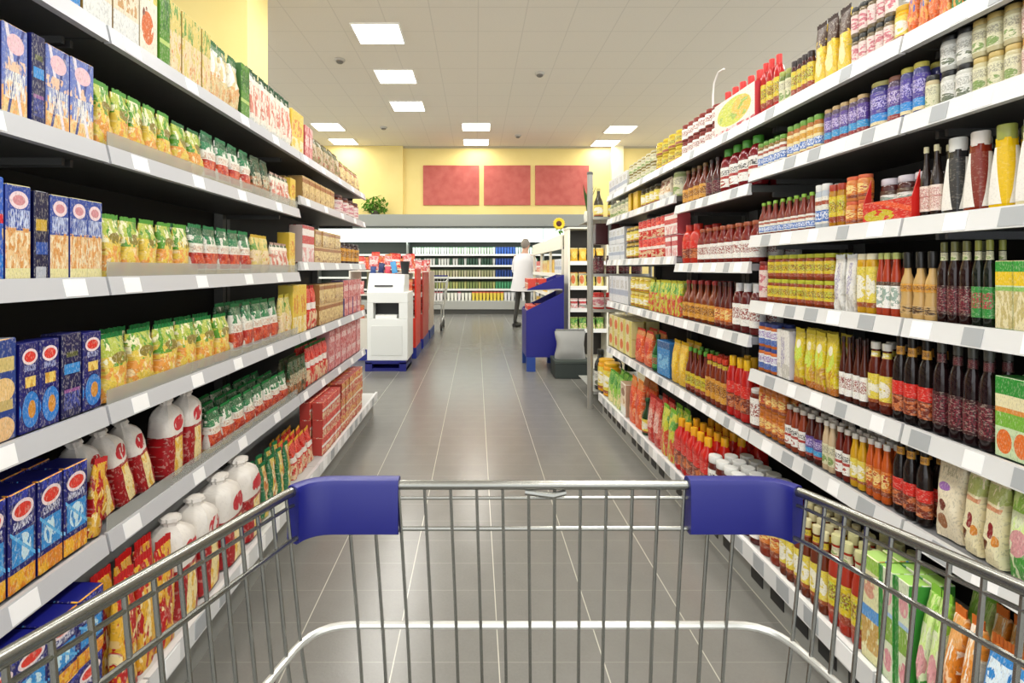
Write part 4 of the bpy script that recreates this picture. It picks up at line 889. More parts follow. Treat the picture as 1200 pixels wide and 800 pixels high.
# ============================================================ BEYOND THE AISLE
def X_(px, Y): return (px-CX)*Y/FPX
def Z_(py, Y): return HC-(py-CY)*Y/FPX
# --- white kiosk
Y = 5.46
k = empty('kiosk', (-1.02, Y+.25, 0)); tag(k, 'white self service kiosk on a blue base at the end of the pasta shelving', 'kiosk')
WHT = mat('e6e8e4', .35)
def kb(name, m, x0, x1, y0, y1, z0, z1, p=k, bev=.0): 
    bm = bmesh.new(); box(bm, x0, x1, y0, y1, z0, z1, bev=bev); return link(name, bm, m, p)
kb('base', BLUE, -.25, .22, -.24, .24, .0, .035); 
for sx in (-.25, .14): kb('foot', BLUE, sx, sx+.08, -.25, .22, .0, .10)
kb('base_top', BLUE, -.25, .22, -.25, .25, .085, .12)
bm = bmesh.new()
x0, x1 = -.23, .235
prof = [(-.24, .12), (-.24, .62), (-.24, .84), (-.20, .90), (-.16, 1.06), (-.10, 1.10), (.24, 1.10), (.24, .12)]
# body as a frame round the printer opening
box(bm, x0, x1, -.24, .24, .12, .60, bev=.008); box(bm, x0, x1, -.24, .24, .78, .90, bev=.006)
box(bm, x0, x0+.07, -.24, .24, .60, .78); box(bm, x1-.10, x1, -.24, .24, .60, .78); box(bm, x0+.07, x1-.10, .05, .24, .60, .78)
link('body', bm, WHT, k)
bm = bmesh.new(); a = [(x0, -.24, .90), (x0, -.12, 1.12), (x0, .24, 1.12), (x0, .24, .90)]
v0 = [bm.verts.new(p) for p in a]; v1 = [bm.verts.new((x1-.05, p[1], p[2]-.02 if p[2] > 1 else p[2])) for p in a]
bm.faces.new(v0[::-1]); bm.faces.new(v1)
for i in range(4): bm.faces.new((v0[i], v0[(i+1) % 4], v1[(i+1) % 4], v1[i]))
link('sloped_console', bm, WHT, k)
kb('opening_lining', BLACK, x0+.071, x1-.101, -.10, .049, .602, .778)
kb('paper_tray', mat('f4f4f0', .5), x0+.09, x1-.13, -.22, -.10, .603, .64)
kb('card_slot', mat('555555', .5), -.15, .06, -.212, -.19, .965, .985)
kb('door_panel', mat('dcdeda', .35), x0+.05, x1-.06, -.246, -.241, .18, .52, bev=.002)
bm = bmesh.new(); lathe(bm, [(.05, 0), (.07, .18), (.075, .19)], 16); bn = link('waste_bin', bm, mat('2a2c2e', .5), None, smooth=True); bn.location = (-.83, Y+.0, 1.0-.0)
bn.location = (-.845, Y+.22, 1.108); bn.scale = (.8, .8, .8); tag(bn, 'small black bin on the white kiosk', 'bin')
# items on the kiosk
rnd = random.Random(5)
for i, (dx, c, lab, hh) in enumerate(((-.17, '24407c', 'dark blue folded leaflet pack', .06), (-.08, '1c2c5c', 'navy cloth bag', .10), (-.0, 'd04a5c', 'pink wrapped sweets bag', .06), (.09, '4c9ad0', 'sky blue wrapped bag', .12))):
    o = pouch(.072, hh+.02, .05, mat(c, .45), mat(c, .45), seed=i+40); o.location = (-1.02+dx-.03, Y+.2, 1.121); o.rotation_euler = (0, rnd.uniform(-.2, .2), rnd.uniform(-.3, .3))
    tag(o, lab+' lying on the white kiosk', 'bag')

# --- pallet displays behind the kiosk, heaped with bags
RED = mat('d6301e', .4)
def heap_display(x, y, w_, d_, h_, body, base_c, label, goods, n, seed, gs='pile'):
    r = empty('promotion_stand', (x, y, 0)); tag(r, label, 'display stand')
    kb('base', mat(base_c, .4), -w_/2, w_/2, -d_/2, d_/2, 0, .14, r)
    kb('body', body, -w_/2+.01, w_/2-.01, -d_/2+.01, d_/2-.01, .14, h_*.45, r)
    for s in (-1, 1): kb('side_panel', body, s*(w_/2-.012)-.01, s*(w_/2-.012)+.01, -d_/2+.01, d_/2-.01, h_*.45, h_, r)
    for q in (.45, .72): kb('shelf', mat('e8e4dc', .5), -w_/2+.025, w_/2-.025, -d_/2+.01, d_/2-.01, h_*q, h_*q+.015, r)
    kb('top_shelf', mat('e8e4dc', .5), -w_/2+.025, w_/2-.025, -d_/2+.01, d_/2-.01, h_-.015, h_, r)
    rn = random.Random(seed)
    for li, zz in enumerate((h_*.45+.017, h_*.72+.017, h_+.001)):
        m = n if li == 2 else max(3, n//2)
        for i in range(m):
            g = goods[(i+li) % len(goods)]
            hh = .17 if li < 2 else rn.uniform(.13, .2)
            ww = (w_-.06)/2*.9
            o = pouch(.13, hh, .05, A(g[0]), A(g[1]), seed=seed*50+i+li*9)
            row = i // 2
            dy = -d_/2+.06+row*(d_-.12)/max(1, (m+1)//2-.0)
            side_ = (-1 if i % 2 else 1)
            o.location = (x+side_*(w_/4-.01)*(.95), y+dy+.02, zz+(.01 if li == 2 else 0))
            o.rotation_euler = (rn.uniform(-.1, .1) if li == 2 else 0, rn.uniform(-.15, .15) if li == 2 else 0, rn.uniform(-.22, .22))
            tag(o, '%s, %s along the %s shelf of %s' % (g[2], ordn(i//len(goods)+1), ('lower', 'middle', 'top')[li], label.split(',')[0]), 'bag', 'bags on the '+label.split(',')[0])
G1 = [('redpack', 'c82a20', 'red crisp bag'), ('orangebag', 'c87a30', 'orange crisp bag'), ('pinkpack', 'd8a0a0', 'pink sweets bag')]
G2 = [('redpack', 'c82a20', 'red snack bag'), ('redwhite', 'c0b0a8', 'white snack bag'), ('pinkpack', 'b84a50', 'pink snack bag')]
heap_display(-.98, 6.50, .40, .55, 1.17, RED, '1c2c8c', 'red stand with blue base', G1, 6, 1)
heap_display(-1.42, 6.40, .42, .60, 1.15, mat('e4e0d6', .4), '1c2c8c', 'white stand behind kiosk', G1, 6, 2)
heap_display(-.98, 7.40, .42, .8, 1.12, mat('b8463c', .4), '1c2c8c', 'brick red stand with blue base', G2, 8, 3)
heap_display(-.98, 8.40, .42, .8, 1.12, mat('c8b8a8', .4), '24408c', 'tan stand beside parked trolley', G2, 8, 4)
heap_display(-1.42, 7.5, .42, .8, 1.22, mat('7a7a5c', .4), '1c2c8c', 'olive stand behind red stand', G1, 6, 5)
# --- second trolley parked by the stands
t2 = empty('parked_trolley', (-.82, 9.35, 0)); tag(t2, 'small grey wire trolley parked beside the tan stand', 'shopping trolley')
GW = mat('b9bab4', .4, .3)
def t2t(name, pts, r, m=GW): 
    bm = bmesh.new(); tube(bm, pts, r, 8); return link(name, bm, m, t2, smooth=True)
lo_ = [(-.2, -.35, .5), (.2, -.35, .5), (.2, .35, .5), (-.2, .35, .5)]; hi_ = [(-.24, -.38, .92), (.24, -.38, .92), (.26, .42, .98), (-.26, .42, .98)]
bm = bmesh.new(); tube(bm, hi_, .012, 8, True); link('rim', bm, GW, t2, smooth=True)
bm = bmesh.new(); tube(bm, lo_, .010, 8, True); link('bottom_frame', bm, GW, t2, smooth=True)
for s in range(4):
    A0, B0, A1, B1 = map(Vector, (lo_[s], lo_[(s+1) % 4], hi_[s], hi_[(s+1) % 4]))
    for i in range(8): t2t('bar', [A0.lerp(B0, (i+.5)/8), A1.lerp(B1, (i+.5)/8)], .004)
    t2t('middle_wire', [A0.lerp(A1, .5), B0.lerp(B1, .5)], .005)
for x in (-.16, .16):
    t2t('chassis_leg', [(x, .33, .5), (x, .36, .2), (x, -.3, .16), (x, -.32, .5)], .012)
    for y in (-.3, .3):
        bm = bmesh.new(); bmesh.ops.create_cone(bm, cap_ends=True, segments=20, radius1=.07, radius2=.07, depth=.04, matrix=Matrix.Translation((x, y, .07)) @ Matrix.Rotation(PI/2, 4, 'Y'))
        link('wheel', bm, mat('3a3a36', .6), t2, smooth=True)
t2t('handle', [(-.24, .45, 1.02), (.24, .45, 1.02)], .015, BLUE)

# --- far cooler
cf = 12.35; cx0, cx1 = -4.2, 2.9
c = empty('cooler', (0, cf, 0)); tag(c, 'long open refrigerated dairy cooler with grey canopy along the far wall', 'cooler')
GREY = mat('8f928c', .4)
zt, zc, zl = Z_(251, cf), Z_(267, cf), Z_(283, cf)
kb('canopy', GREY, cx0, cx1, 0, .54, zc+.04, zt, c, bev=.01); kb('canopy_lip', mat('3c423d', .4), cx0, cx1, -.03, .03, zc, zc+.045, c)
kb('back_panel', mat('3c423c', .5), cx0, cx1, .50, .54, .3, zc, c)
kb('light_panel', mat('effaf6', .4, emit=1.15), cx0+.02, cx1-.02, .10, .13, zl, zc-.005, c)
bs = Z_(352, cf)
kb('base', mat('a5a6a0', .4), cx0, cx1, -.12, .54, .12, bs, c, bev=.01); kb('kick_plate', mat('4a4a46', .5), cx0, cx1, -.05, .53, 0, .12, c)
cshelf = [298, 311, 325, 339]
for py in cshelf:
    z = Z_(py, cf); s_ = kb('shelf', mat('c9cec8', .4), cx0+.01, cx1-.01, .12, .5, z-.02, z, c); kb('price_rail', mat('e9ece8', .4), cx0+.01, cx1-.01, .10, .118, z-.035, z+.015, s_)
for x in (cx0+.02, -1.8, 1.75, cx1-.02): kb('upright', mat('8f948e', .4), x-.02, x+.02, .10, .5, bs, zc, c)
pl_ = bpy.data.lights.new('cooler_lamp', 'AREA'); pl_.shape = 'RECTANGLE'; pl_.size = 6.8; pl_.size_y = .06; pl_.energy = 34; pl_.color = (.92, 1, .97)
plo = bpy.data.objects.new('cooler_lamp', pl_); COL.objects.link(plo); plo.location = (-.6, cf+.07, zl+.05); plo.rotation_euler = (.25, 0, 0); plo['kind'] = 'helper'
kinds = [[('e9efe8', '7a9a84', 'pale milk pot'), ('c8d8c4', '5a8a6a', 'pale green milk pot'), ('3a62b0', '2a4a90', 'blue milk pot'), ('d8e8e0', '88a898', 'white milk pot')],
         [('dfe0da', 'a8a49c', 'white cream pot'), ('3f5f4c', '2c4a38', 'dark green cream pot'), ('2f55a8', '203f80', 'dark blue cream pot'), ('3f8a64', '2c6a4c', 'green cream pot')],
         [('c8c0a0', '6a7a44', 'tan yogurt pot'), ('a8a880', '5c6a3c', 'olive yogurt pot'), ('24458c', '1a3068', 'navy yogurt pot'), ('2f7a4c', '1f5a34', 'deep green yogurt pot')],
         [('b8b870', '6a6a2c', 'yellow green butter tub'), ('8a9a5c', '5a6a34', 'olive butter tub'), ('4fa070', '2f7a50', 'mint butter tub'), ('2f8a5a', '1f6a40', 'green butter tub')],
         [('ece8e6', 'b04a5c', 'white pot with pink lid'), ('e9e9dc', '5a5a50', 'white pot with dark lid'), ('e2cc50', 'd85a4c', 'yellow pot with red lid'), ('dcdcdc', 'a8a8a8', 'light grey pot')]]
for li, (py, n, hh) in enumerate(((298, 44, .20), (311, 44, .19), (325, 44, .2), (339, 44, .2), (352, 36, .22))):
    z = (Z_(py, cf) if li < 4 else bs)+.001; xa, xb = X_(482, cf), X_(632, cf); cn = {}
    pr = {}
    for i in range(n):
        f = i/n; q = (0 if f < .35 else 1 if f < .64 else 2 if f < .8 else 3)
        if li == 4: q = (0 if f < .22 else 1 if f < .45 else 2 if f < .72 else 3)
        if i % 5 == 3 and q < 2: q = 1-q
        g = kinds[li][q]; wd = (xb-xa)/n*.93
        if q not in pr:
            bm = bmesh.new(); lathe(bm, [(wd*.38, 0), (wd*.5, hh*.85), (wd*.5, hh*.9)], 10); o = link('dairy_pot', bm, mat(g[0], .4), smooth=True)
            bm = bmesh.new(); lathe(bm, [(wd*.52, hh*.9), (wd*.52, hh), (wd*.4, hh)], 10); link('lid', bm, mat(g[1], .4), o, smooth=True); pr[q] = o
        else: o = copy_tree(pr[q])
        o.location = (xa+(i+.5)*(xb-xa)/n, cf+(.22 if li < 4 else .0), z); cn[q] = cn.get(q, 0)+1
        tag(o, '%s, %s from trolley end, %s cooler shelf' % (g[2], ordn(cn[q]), ORD[li+1]), 'pot', g[2]+'s on the %s cooler shelf' % ORD[li+1])

# --- foliage helper
def leaf_blob(name, n, rx, ry, rz, size, m, seed, parent, up=.3):
    rn = random.Random(seed); bm = bmesh.new()
    for i in range(n):
        a = rn.uniform(0, 2*PI); e_ = rn.uniform(-.4, 1.2); rr = rn.uniform(.45, 1)
        p = Vector((rx*rr*math.cos(a)*math.cos(e_), ry*rr*math.sin(a)*math.cos(e_), rz*rr*(math.sin(e_)+up)))
        R_m = Matrix.Rotation(rn.uniform(0, 6.3), 3, 'Z') @ Matrix.Rotation(rn.uniform(-.9, .9), 3, 'X')
        s = size*rn.uniform(.7, 1.2)
        q = [Vector((0, -s, 0)), Vector((s*.45, -s*.2, s*.08)), Vector((s*.3, s*.55, 0)), Vector((0, s, -s*.1)), Vector((-s*.3, s*.55, 0)), Vector((-s*.45, -s*.2, s*.08))]
        bm.faces.new([bm.verts.new(p+R_m @ v) for v in q])
    return link(name, bm, m, parent)
LEAF = plaster('3f7a1c', '7cb83c', 'leaf_green', 9)
p1 = empty('potted_plant', (X_(440, 12.6), cf+.2, zt)); tag(p1, 'bushy green potted plant on top of the cooler canopy beside the pasta shelving', 'plant')
bm = bmesh.new(); lathe(bm, [(.10, 0.001), (.13, .10), (.135, .12)], 16); link('pot', bm, mat('4a4438', .6), p1, smooth=True)
f_ = leaf_blob('leaves', 260, .36, .2, .30, .07, LEAF, 3, p1, .75)
for i in range(5): 
    bm = bmesh.new(); a = i*1.26; tube(bm, [(0, 0, .1), (.1*math.cos(a), .1*math.sin(a), .25), (.25*math.cos(a), .2*math.sin(a), .42)], .008, 5); link('stem', bm, mat('5a6a2c', .6), p1)

# --- blue stepped display at the right of the aisle
Yb = 5.46; bx0, bx1 = X_(617, Yb), X_(661, Yb)
d = empty('blue_display', ((bx0+bx1)/2, Yb, 0)); tag(d, 'navy blue cardboard display with two sloping tiers standing in the aisle', 'display stand')
hw = (bx1-bx0)/2; NAVY = mat('191a78', .4)
def side_poly(pts, y, th=.012, name='side_panel', m=NAVY):
    bm = bmesh.new(); a = [bm.verts.new((x, y, z)) for x, z in pts]; b = [bm.verts.new((x, y+th, z)) for x, z in pts]
    bm.faces.new(a); bm.faces.new(b[::-1])
    for i in range(len(pts)): bm.faces.new((a[i], b[i], b[(i+1) % len(pts)], a[(i+1) % len(pts)]))
    return link(name, bm, m, d)
z = lambda py: Z_(py, Yb)
for y in (0, .50):
    side_poly([(-hw, .16), (hw, .16), (hw, z(342)), (-hw, z(364))], y)
    side_poly([(-hw+.01, z(340)), (hw, z(338)), (hw, z(322)), (-hw+.01, z(339))], y, name='upper_side_panel')
    for s0, s1 in ((-hw, -hw+.10), (hw-.12, hw)): kb('foot', mat('20408c', .4), s0, s1, y-.02, y+.04, 0, .16, d)
kb('back_panel', NAVY, hw-.014, hw+.002, .01, .5, .16, z(322), d)
kb('front_panel', NAVY, -hw-.004, -hw+.006, .012, .5, .16, z(364), d)
kb('lower_tray', mat('cfc8c0', .5), -hw+.01, hw-.016, .014, .498, z(372), z(371), d)
kb('upper_tray', mat('cfc8c0', .5), -hw+.01, hw-.016, .014, .498, z(340), z(339), d)
for li, pz in enumerate((z(371), z(339))):
    pr_ = None
    for i in range(8):
        if pr_ is None: pr_ = carton(.085, .12, .09, A('redpack'), A('c83a28'))
        o = pr_ if i == 0 else copy_tree(pr_)
        o.location = ((bx0+bx1)/2-hw+.07+(i//4)*.12, Yb+.07+(i % 4)*.105+.02, pz+.001); o.rotation_euler = (0, 0, -PI/2+(.08*(i % 3-1)))
        tag(o, 'red carton, %s along the %s row, %s tier of the blue display' % (ordn(i % 4+1), ('aisle side', 'inner')[i//4], ('lower', 'upper')[li]), 'carton', 'red cartons on the blue display')

# --- cream gondola behind the blue display, with its end shelves facing the aisle
gX, gY0, gY1 = 1.06, 5.95, 8.9
g = empty('cream_gondola', (gX+.35, (gY0+gY1)/2, 0)); tag(g, 'cream white lit shelving run behind the blue display', 'shelving')
CREAM = mat('f3efdc', .4); gl = (gY1-gY0)/2; zt_g = Z_(277, 6.0)
kb('back_panel', mat('d8d2bc', .5), .32, .36, -gl, gl, .1, zt_g, g); kb('base', CREAM, -.36, .36, -gl, gl, 0, .16, g)
kb('header', CREAM, -.36, -.33, -gl, gl, zt_g-.16, zt_g, g); kb('top', CREAM, -.36, .36, -gl, gl, zt_g, zt_g+.02, g)
for zz in (.45, .78, 1.08): 
    s_ = kb('shelf', CREAM, -.34, .32, -gl, gl, zz, zz+.02, g); kb('price_rail', mat('faf8ec', .4), -.355, -.341, -gl, gl, zz-.02, zz+.035, s_)
for yy in (-gl+.01, -gl+1.0, 0.5, gl-.01): kb('upright', CREAM, -.345, -.31, yy-.01, yy+.01, .16, zt_g-.16, g)
GG = [('yellowpouch2', 'd8b040', 'yellow box'), ('creamorangebox', 'd0b060', 'cream and orange box'), ('redpack', 'c04030', 'red box'), ('lightcarton', 'c8ccd4', 'pale box')]
for li, zz in enumerate((.16, .47, .80, 1.10)):
    prs = {}; cn = {}
    for i in range(16):
        q = (i//4+li) % 4; gd = GG[q]
        if q not in prs: o = carton(.15, .2 if li else .24, .09, A(gd[0]), A(gd[1])); prs[q] = o
        else: o = copy_tree(prs[q])
        o.location = (gX+.35-.26, gY0+.22+i*(gY1-gY0-.44)/15, zz+.001); o.rotation_euler = (0, 0, -PI/2); cn[q] = cn.get(q, 0)+1
        tag(o, '%s, %s from the blue display, %s cream shelf' % (gd[2], ordn(cn[q]), ('lowest', 'second', 'third', 'top')[li]), 'box', 'boxes on the cream shelving')
# end shelves
eY = 5.62; e0, e1 = X_(667, eY), X_(712, eY)
ec = empty('end_shelf', ((e0+e1)/2, eY, 0)); tag(ec, 'white end shelving facing the trolley, behind the wire rack pole', 'shelving')
ew = (e1-e0)/2
kb('back_panel', mat('3a3630', .6), -ew, ew, .26, .28, .1, Z_(268, eY), ec); kb('base', CREAM, -ew, ew, 0, .28, 0, .12, ec)
for s in (-1, 1): kb('side_panel', CREAM, s*ew-.01, s*ew+.01, 0, .28, .12, Z_(268, eY), ec)
kb('top', CREAM, -ew-.02, ew+.02, -.01, .3, Z_(268, eY), Z_(266, eY), ec)
for i, py in enumerate((307, 336, 362, 386)):
    zz = Z_(py, eY); s_ = kb('shelf', mat('f3f0e6', .4), -ew+.012, ew-.012, .005, .26, zz-.03, zz, ec); kb('price_rail', mat('fbfaf4', .4), -ew+.012, ew-.012, -.012, .004, zz-.035, zz+.012, s_)
    st = [('yellowpouch2', 'e8d8a0'), ('creamorangebox', 'e0a050'), ('redwhite', 'c8b8b0'), ('greengy', 'c8c880')][i]
    nm = ['pale yellow packet', 'yellow and orange packet', 'pink and white packet', 'yellow green packet'][i]
    pr_ = None
    for j in range(4):
        if pr_ is None: pr_ = pouch((2*ew-.04)/4*.93, [.17, .17, .12, .14][i], .07, A(st[0]), A(st[1]), seed=70+i)
        o = pr_ if j == 0 else copy_tree(pr_)
        o.location = ((e0+e1)/2-ew+.02+(j+.5)*(2*ew-.04)/4, eY+.08, zz+.001)
        tag(o, '%s, %s from the blue display, on the white end shelving' % (nm, ordn(j+1)), 'packet', nm+'s on the white end shelving')
# grey sack and dark crate under it
o = pouch(.34, .32, .20, mat('9a9a96', .5), mat('8a8a86', .5), seed=91); o.location = (X_(668, 5.25), 5.25, .19); tag(o, 'grey sack on the dark crate beside the blue display', 'sack')
o = B('crate', mat('2c3430', .6), None, -.19, .19, -.16, .16, 0, .16, bev=.01); o.location = (X_(668, 5.25), 5.25, 0)
bm = bmesh.new(); box(bm, -.195, .195, -.165, .165, .16, .19, bev=.004); link('rim', bm, mat('3a423c', .6), o); tag(o, 'dark crate under the grey sack beside the blue display', 'crate')

# --- wire end rack beyond the sauce shelving
wr = empty('wire_rack', (1.25, 4.35, 0)); tag(wr, 'grey metal wire end rack with tall pole at the far end of the sauce shelving', 'rack')
PX = [(-.29, -.32), (.22, -.32), (-.12, .32), (.22, .32)]
for i, (x, y) in enumerate(PX):
    bm = bmesh.new(); tube(bm, [(x, y, .0), (x, y, Z_(205, 4.03) if i == 0 else 1.72)], .024 if i == 0 else .015, 12); po = link('pole', bm, mat('9c9a92', .4, .4), wr, smooth=True)
    if i == 0:
        bm = bmesh.new(); lathe(bm, [(.026, 0), (.026, .02), (.012, .03)], 12, cx=x, cy=y)
        for v in bm.verts: v.co.z += Z_(205, 4.03)
        link('pole_cap', bm, mat('5a5a56', .5), po, smooth=True)
for zz in (1.60, 1.12, .82, .13):
    bm = bmesh.new()
    box(bm, -.26, .23, -.33, -.315, zz-.012, zz+.012)
    s_ = link('wire_shelf', bm, mat('b0b0aa', .4, .4), wr)
    bm = bmesh.new(); box(bm, -.25, .22, -.315, .32, zz-.002, zz+.002); link('deck', bm, mat('a4a6a0', .5), s_)
    for q in range(9):
        bm = bmesh.new(); yq = -.29+q*.07; tube(bm, [(-.25, yq, zz+.003), (.22, yq, zz+.003)], .003, 5); link('wire', bm, mat('b0b0aa', .4, .4), s_)
def rack_goods(kind, n, w_, h_, st, z_, y_, x0_, dx, desc, cat, where):
    pr_ = None
    for i in range(n):
        if pr_ is None: pr_ = make(kind, w_, h_, .08, st, seed=80)
        o = pr_ if i == 0 else copy_tree(pr_); o.location = (x0_+i*dx, y_, z_); o.rotation_euler = (0, 0, -.3)
        tag(o, '%s, %s from the tall pole, %s' % (desc, ordn(i+1), where), cat, desc+'s on the wire rack')
rack_goods('slim', 3, .08, .26, ('3a3420', 'b8ae60', 'lab_yel2'), 1.608, 4.14, 1.06, .12, 'dark olive bottle with cream cap', 'bottle', 'top of the wire rack')
rack_goods('tall', 4, .09, .16, ('4a2428', '3a1c20', 'lab_darkred'), 1.128, 4.14, 1.06, .11, 'dark red jar', 'jar', 'second wire rack shelf')
rack_goods('jar', 4, .1, .14, ('b83a34', 'c8302c', 'lab_pink'), .828, 4.14, 1.06, .11, 'red lidded jar', 'jar', 'third wire rack shelf')
rack_goods('big', 3, .11, .34, ('1c2420', '20241c', 'lab_whitegrey'), .138, 4.14, 1.08, .13, 'tall black bottle', 'bottle', 'lowest wire rack shelf')
# hanging dark red net baskets
for i in range(3):
    bm = bmesh.new(); x = 1.07+i*.13
    box(bm, x-.055, x+.055, 4.06, 4.16, 1.38, 1.56, bev=.008)
    o = link('hanging_box', bm, A('lab_darkred')); bm = bmesh.new(); tube(bm, [(x, 4.11, 1.555), (x, 4.11, 1.592)], .004, 6); link('hook', bm, STEEL, o)
    tag(o, 'dark red box hanging under the top wire shelf, %s from the tall pole' % ordn(i+1), 'box', 'dark red hanging boxes')
# vase with tall leaves, sunflower
v = empty('leafy_plant', (1.03, 4.42, 1.605)); tag(v, 'tall dark green leaves in a pale vase beside the tall pole', 'plant')
bm = bmesh.new(); lathe(bm, [(.03, 0.001), (.035, .06), (.025, .1)], 14); link('vase', bm, mat('d8d8cc', .4), v, smooth=True)
bm = bmesh.new(); rn = random.Random(4)
for i in range(14):
    a = rn.uniform(0, 6.28); sp_ = rn.uniform(.02, .1); hh = rn.uniform(.16, .27); wv = .014
    pts = [(.0, 0, .09), (sp_*.4*math.cos(a), sp_*.4*math.sin(a), .09+hh*.5), (sp_*math.cos(a), sp_*math.sin(a), .09+hh)]
    px_ = Vector((-math.sin(a), math.cos(a), 0))*wv
    q = [bm.verts.new(Vector(pts[0])-px_*.5), bm.verts.new(Vector(pts[0])+px_*.5), bm.verts.new(Vector(pts[1])+px_), bm.verts.new(Vector(pts[1])-px_), bm.verts.new(Vector(pts[2]))]
    bm.faces.new((q[0], q[1], q[2], q[3])); bm.faces.new((q[3], q[2], q[4]))
link('leaves', bm, plaster('24401c', '3f6a28', 'dark_leaf', 20), v)
sx, sy, sz = X_(655, 6.0), 6.0, Z_(262, 6.0)
sf = empty('sunflower', (sx, sy, zt_g+.021)); tag(sf, 'yellow sunflower with dark centre on top of the cream shelving', 'flower')
hz = sz-(zt_g+.021)
bm = bmesh.new(); tube(bm, [(0.03, .06, 0), (.03, .05, hz*.5), (.0, .03, hz)], .006, 6); link('stem', bm, mat('4a7a2c', .6), sf)
bm = bmesh.new()
for ring_, n_p, L_ in ((0, 16, .082), (1, 16, .072)):
    for i in range(n_p):
        a = 2*PI*(i+.5*ring_)/n_p; dx, dz = math.cos(a), math.sin(a); tx, tz = -dz, dx; y_ = -.004*ring_
        pts = [(dx*.03-tx*.008, y_, dz*.03-tz*.008), (dx*.03+tx*.008, y_, dz*.03+tz*.008), (dx*.06+tx*.011, y_-.008, dz*.06+tz*.011), (dx*L_, y_, dz*L_), (dx*.06-tx*.011, y_-.008, dz*.06-tz*.011)]
        bm.faces.new([bm.verts.new((p[0], p[1], p[2]+hz)) for p in pts])
link('petals', bm, mat('e8c41c', .5), sf)
bm = bmesh.new(); bmesh.ops.create_uvsphere(bm, u_segments=16, v_segments=8, radius=.036, matrix=Matrix.Translation((0, -.004, hz)) @ Matrix.Diagonal((1, .35, 1, 1))); link('seed_head', bm, mat('4a1c14', .7), sf, smooth=True)
leaf_blob('leaves', 10, .06, .05, .06, .035, LEAF, 8, sf, .9)

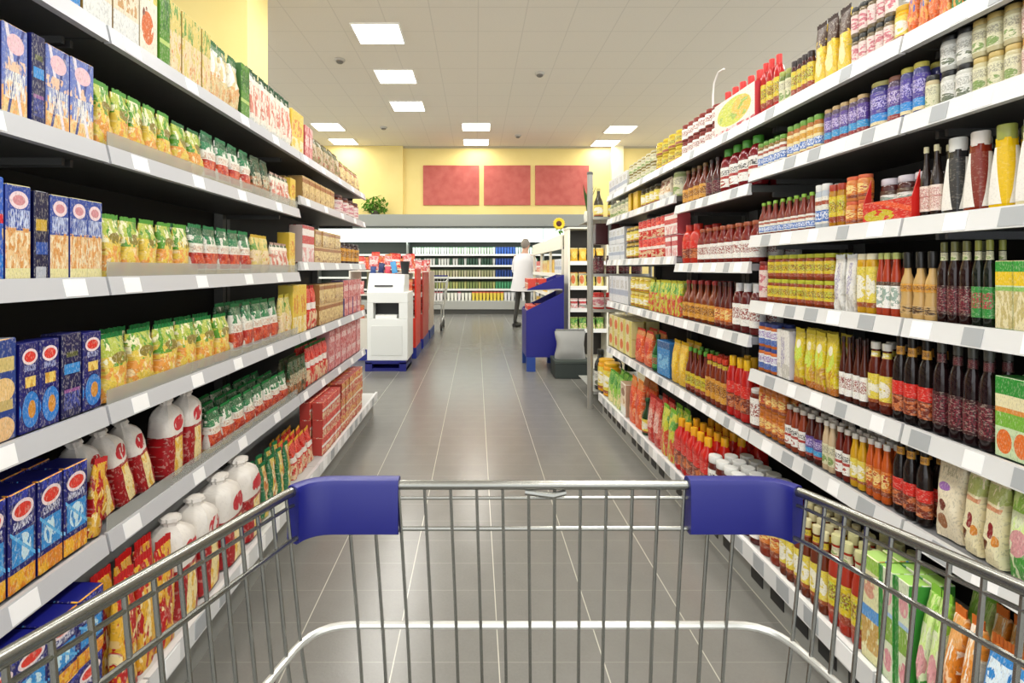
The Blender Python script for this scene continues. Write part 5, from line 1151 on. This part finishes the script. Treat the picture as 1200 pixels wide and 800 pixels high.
# --- customer in a white coat by the cooler (skinned figure)
def person(x, y, rz):
    SX = [((0, 0, .98), .15, -1), ((0, 0, 1.15), .14, 0), ((0, -.04, 1.34), .155, 1), ((0, -.07, 1.47), .07, 2), ((0, -.09, 1.55), .06, 3), ((0, -.11, 1.63), .092, 4), ((0, -.115, 1.70), .085, 5),
          ((-.17, -.05, 1.40), .065, 2), ((-.24, -.08, 1.14), .05, 7), ((-.20, -.28, .98), .038, 8), ((-.19, -.34, .95), .036, 9),
          ((.17, -.05, 1.40), .065, 2), ((.24, -.08, 1.14), .05, 11), ((.20, -.28, .98), .038, 12), ((.19, -.34, .95), .036, 13),
          ((-.09, .0, .88), .095, 0), ((-.10, -.03, .50), .062, 15), ((-.11, .04, .10), .042, 16), ((-.11, -.10, .045), .04, 17),
          ((.09, .0, .88), .095, 0), ((.10, .05, .50), .062, 19), ((.11, .14, .10), .042, 20), ((.11, .0, .045), .04, 21)]
    me = bpy.data.meshes.new('person'); me.from_pydata([s[0] for s in SX], [(i, s[2]) for i, s in enumerate(SX) if s[2] >= 0], [])
    o = bpy.data.objects.new('person', me); COL.objects.link(o); o.location = (x, y, 0); o.rotation_euler = (0, 0, rz)
    sk = o.modifiers.new('skin', 'SKIN'); sl = me.skin_vertices[0].data
    for i, s in enumerate(SX): sl[i].radius = (s[1], s[1]*.85); sl[i].use_root = (i == 0)
    o.modifiers.new('sub', 'SUBSURF').levels = 2; o.modifiers['sub'].render_levels = 2
    m = bpy.data.materials.new('skin_and_trousers'); m.use_nodes = True; t = NT(m); tc = t.n.new('ShaderNodeTexCoord'); sp = t.n.new('ShaderNodeSeparateXYZ'); t.t.links.new(tc.outputs['Object'], sp.inputs[0])
    t.val(t.n['Principled BSDF'].inputs['Base Color'], t.mix(t.math('GREATER_THAN', sp.outputs[2], .93), lin('33332f'), lin('c89a80'))); me.materials.append(m)
    bm = bmesh.new(); n = 20; rings = []
    for z_, rx, ry, oy in ((.72, .27, .21, 0), (.85, .25, .19, 0), (1.0, .215, .17, 0), (1.15, .20, .16, -.01), (1.32, .215, .165, -.035), (1.42, .20, .14, -.05), (1.475, .10, .09, -.07)):
        rings.append([bm.verts.new((rx*math.cos(2*PI*k/n)*(1+.03*math.sin(6*2*PI*k/n+z_*9)), oy+ry*math.sin(2*PI*k/n), z_)) for k in range(n)])
    for a, b in zip(rings, rings[1:]):
        for k in range(n): bm.faces.new((a[k], a[(k+1) % n], b[(k+1) % n], b[k]))
    ct = link('coat', bm, mat('e2e2e4', .7), o, smooth=True)
    for s in (-1, 1):
        bm = bmesh.new(); P = [Vector((s*.16, -.05, 1.41)), Vector((s*.21, -.065, 1.28)), Vector((s*.245, -.08, 1.14)), Vector((s*.225, -.2, 1.05)), Vector((s*.205, -.27, .99))]
        for (a, b, r0) in zip(P, P[1:], (.075, .07, .065, .058)): tube(bm, [a, b], r0, 12)
        link('sleeve', bm, mat('dededf', .7), ct, smooth=True)
    bm = bmesh.new(); bmesh.ops.create_uvsphere(bm, u_segments=20, v_segments=12, radius=.104, matrix=Matrix.Translation((0, -.095, 1.67)) @ Matrix.Diagonal((.88, 1, 1.05, 1)))
    bmesh.ops.delete(bm, geom=[v_ for v_ in bm.verts if v_.co.z < 1.63 and v_.co.y < -.08], context='VERTS'); link('hair', bm, mat('8a8278', .8), o, smooth=True)
    bm = bmesh.new(); tube(bm, [(0, -.205, 1.675), (0, -.225, 1.645), (0, -.205, 1.64)], .011, 8); link('nose', bm, mat('c89a80', .6), o, smooth=True)
    for s in (-1, 1):
        bm = bmesh.new(); bmesh.ops.create_uvsphere(bm, u_segments=10, v_segments=6, radius=.011, matrix=Matrix.Translation((s*.034, -.193, 1.675))); link('eye', bm, mat('2a2420', .3), o)
        for j in range(5):
            bm = bmesh.new(); bx_ = s*(.19+.013*(j-2)); th = j == 0
            tube(bm, [(bx_, -.345, .955), (bx_+(-s*.01 if th else 0), -.385 if not th else -.365, .94), (bx_, -.405 if not th else -.38, .91)], .0085, 8); link('finger', bm, mat('c89a80', .6), o, smooth=True)
        bm = bmesh.new(); tube(bm, [(s*.11, (.07 if s < 0 else .17), .04), (s*.11, (-.15 if s < 0 else -.05), .035)], .045, 12); link('shoe', bm, mat('2a2826', .5), o, smooth=True)
    tag(o, 'person in a white coat and dark trousers standing beside the cream shelving, facing the cooler', 'person')
person(X_(613, 9.6), 9.6, PI*.80)
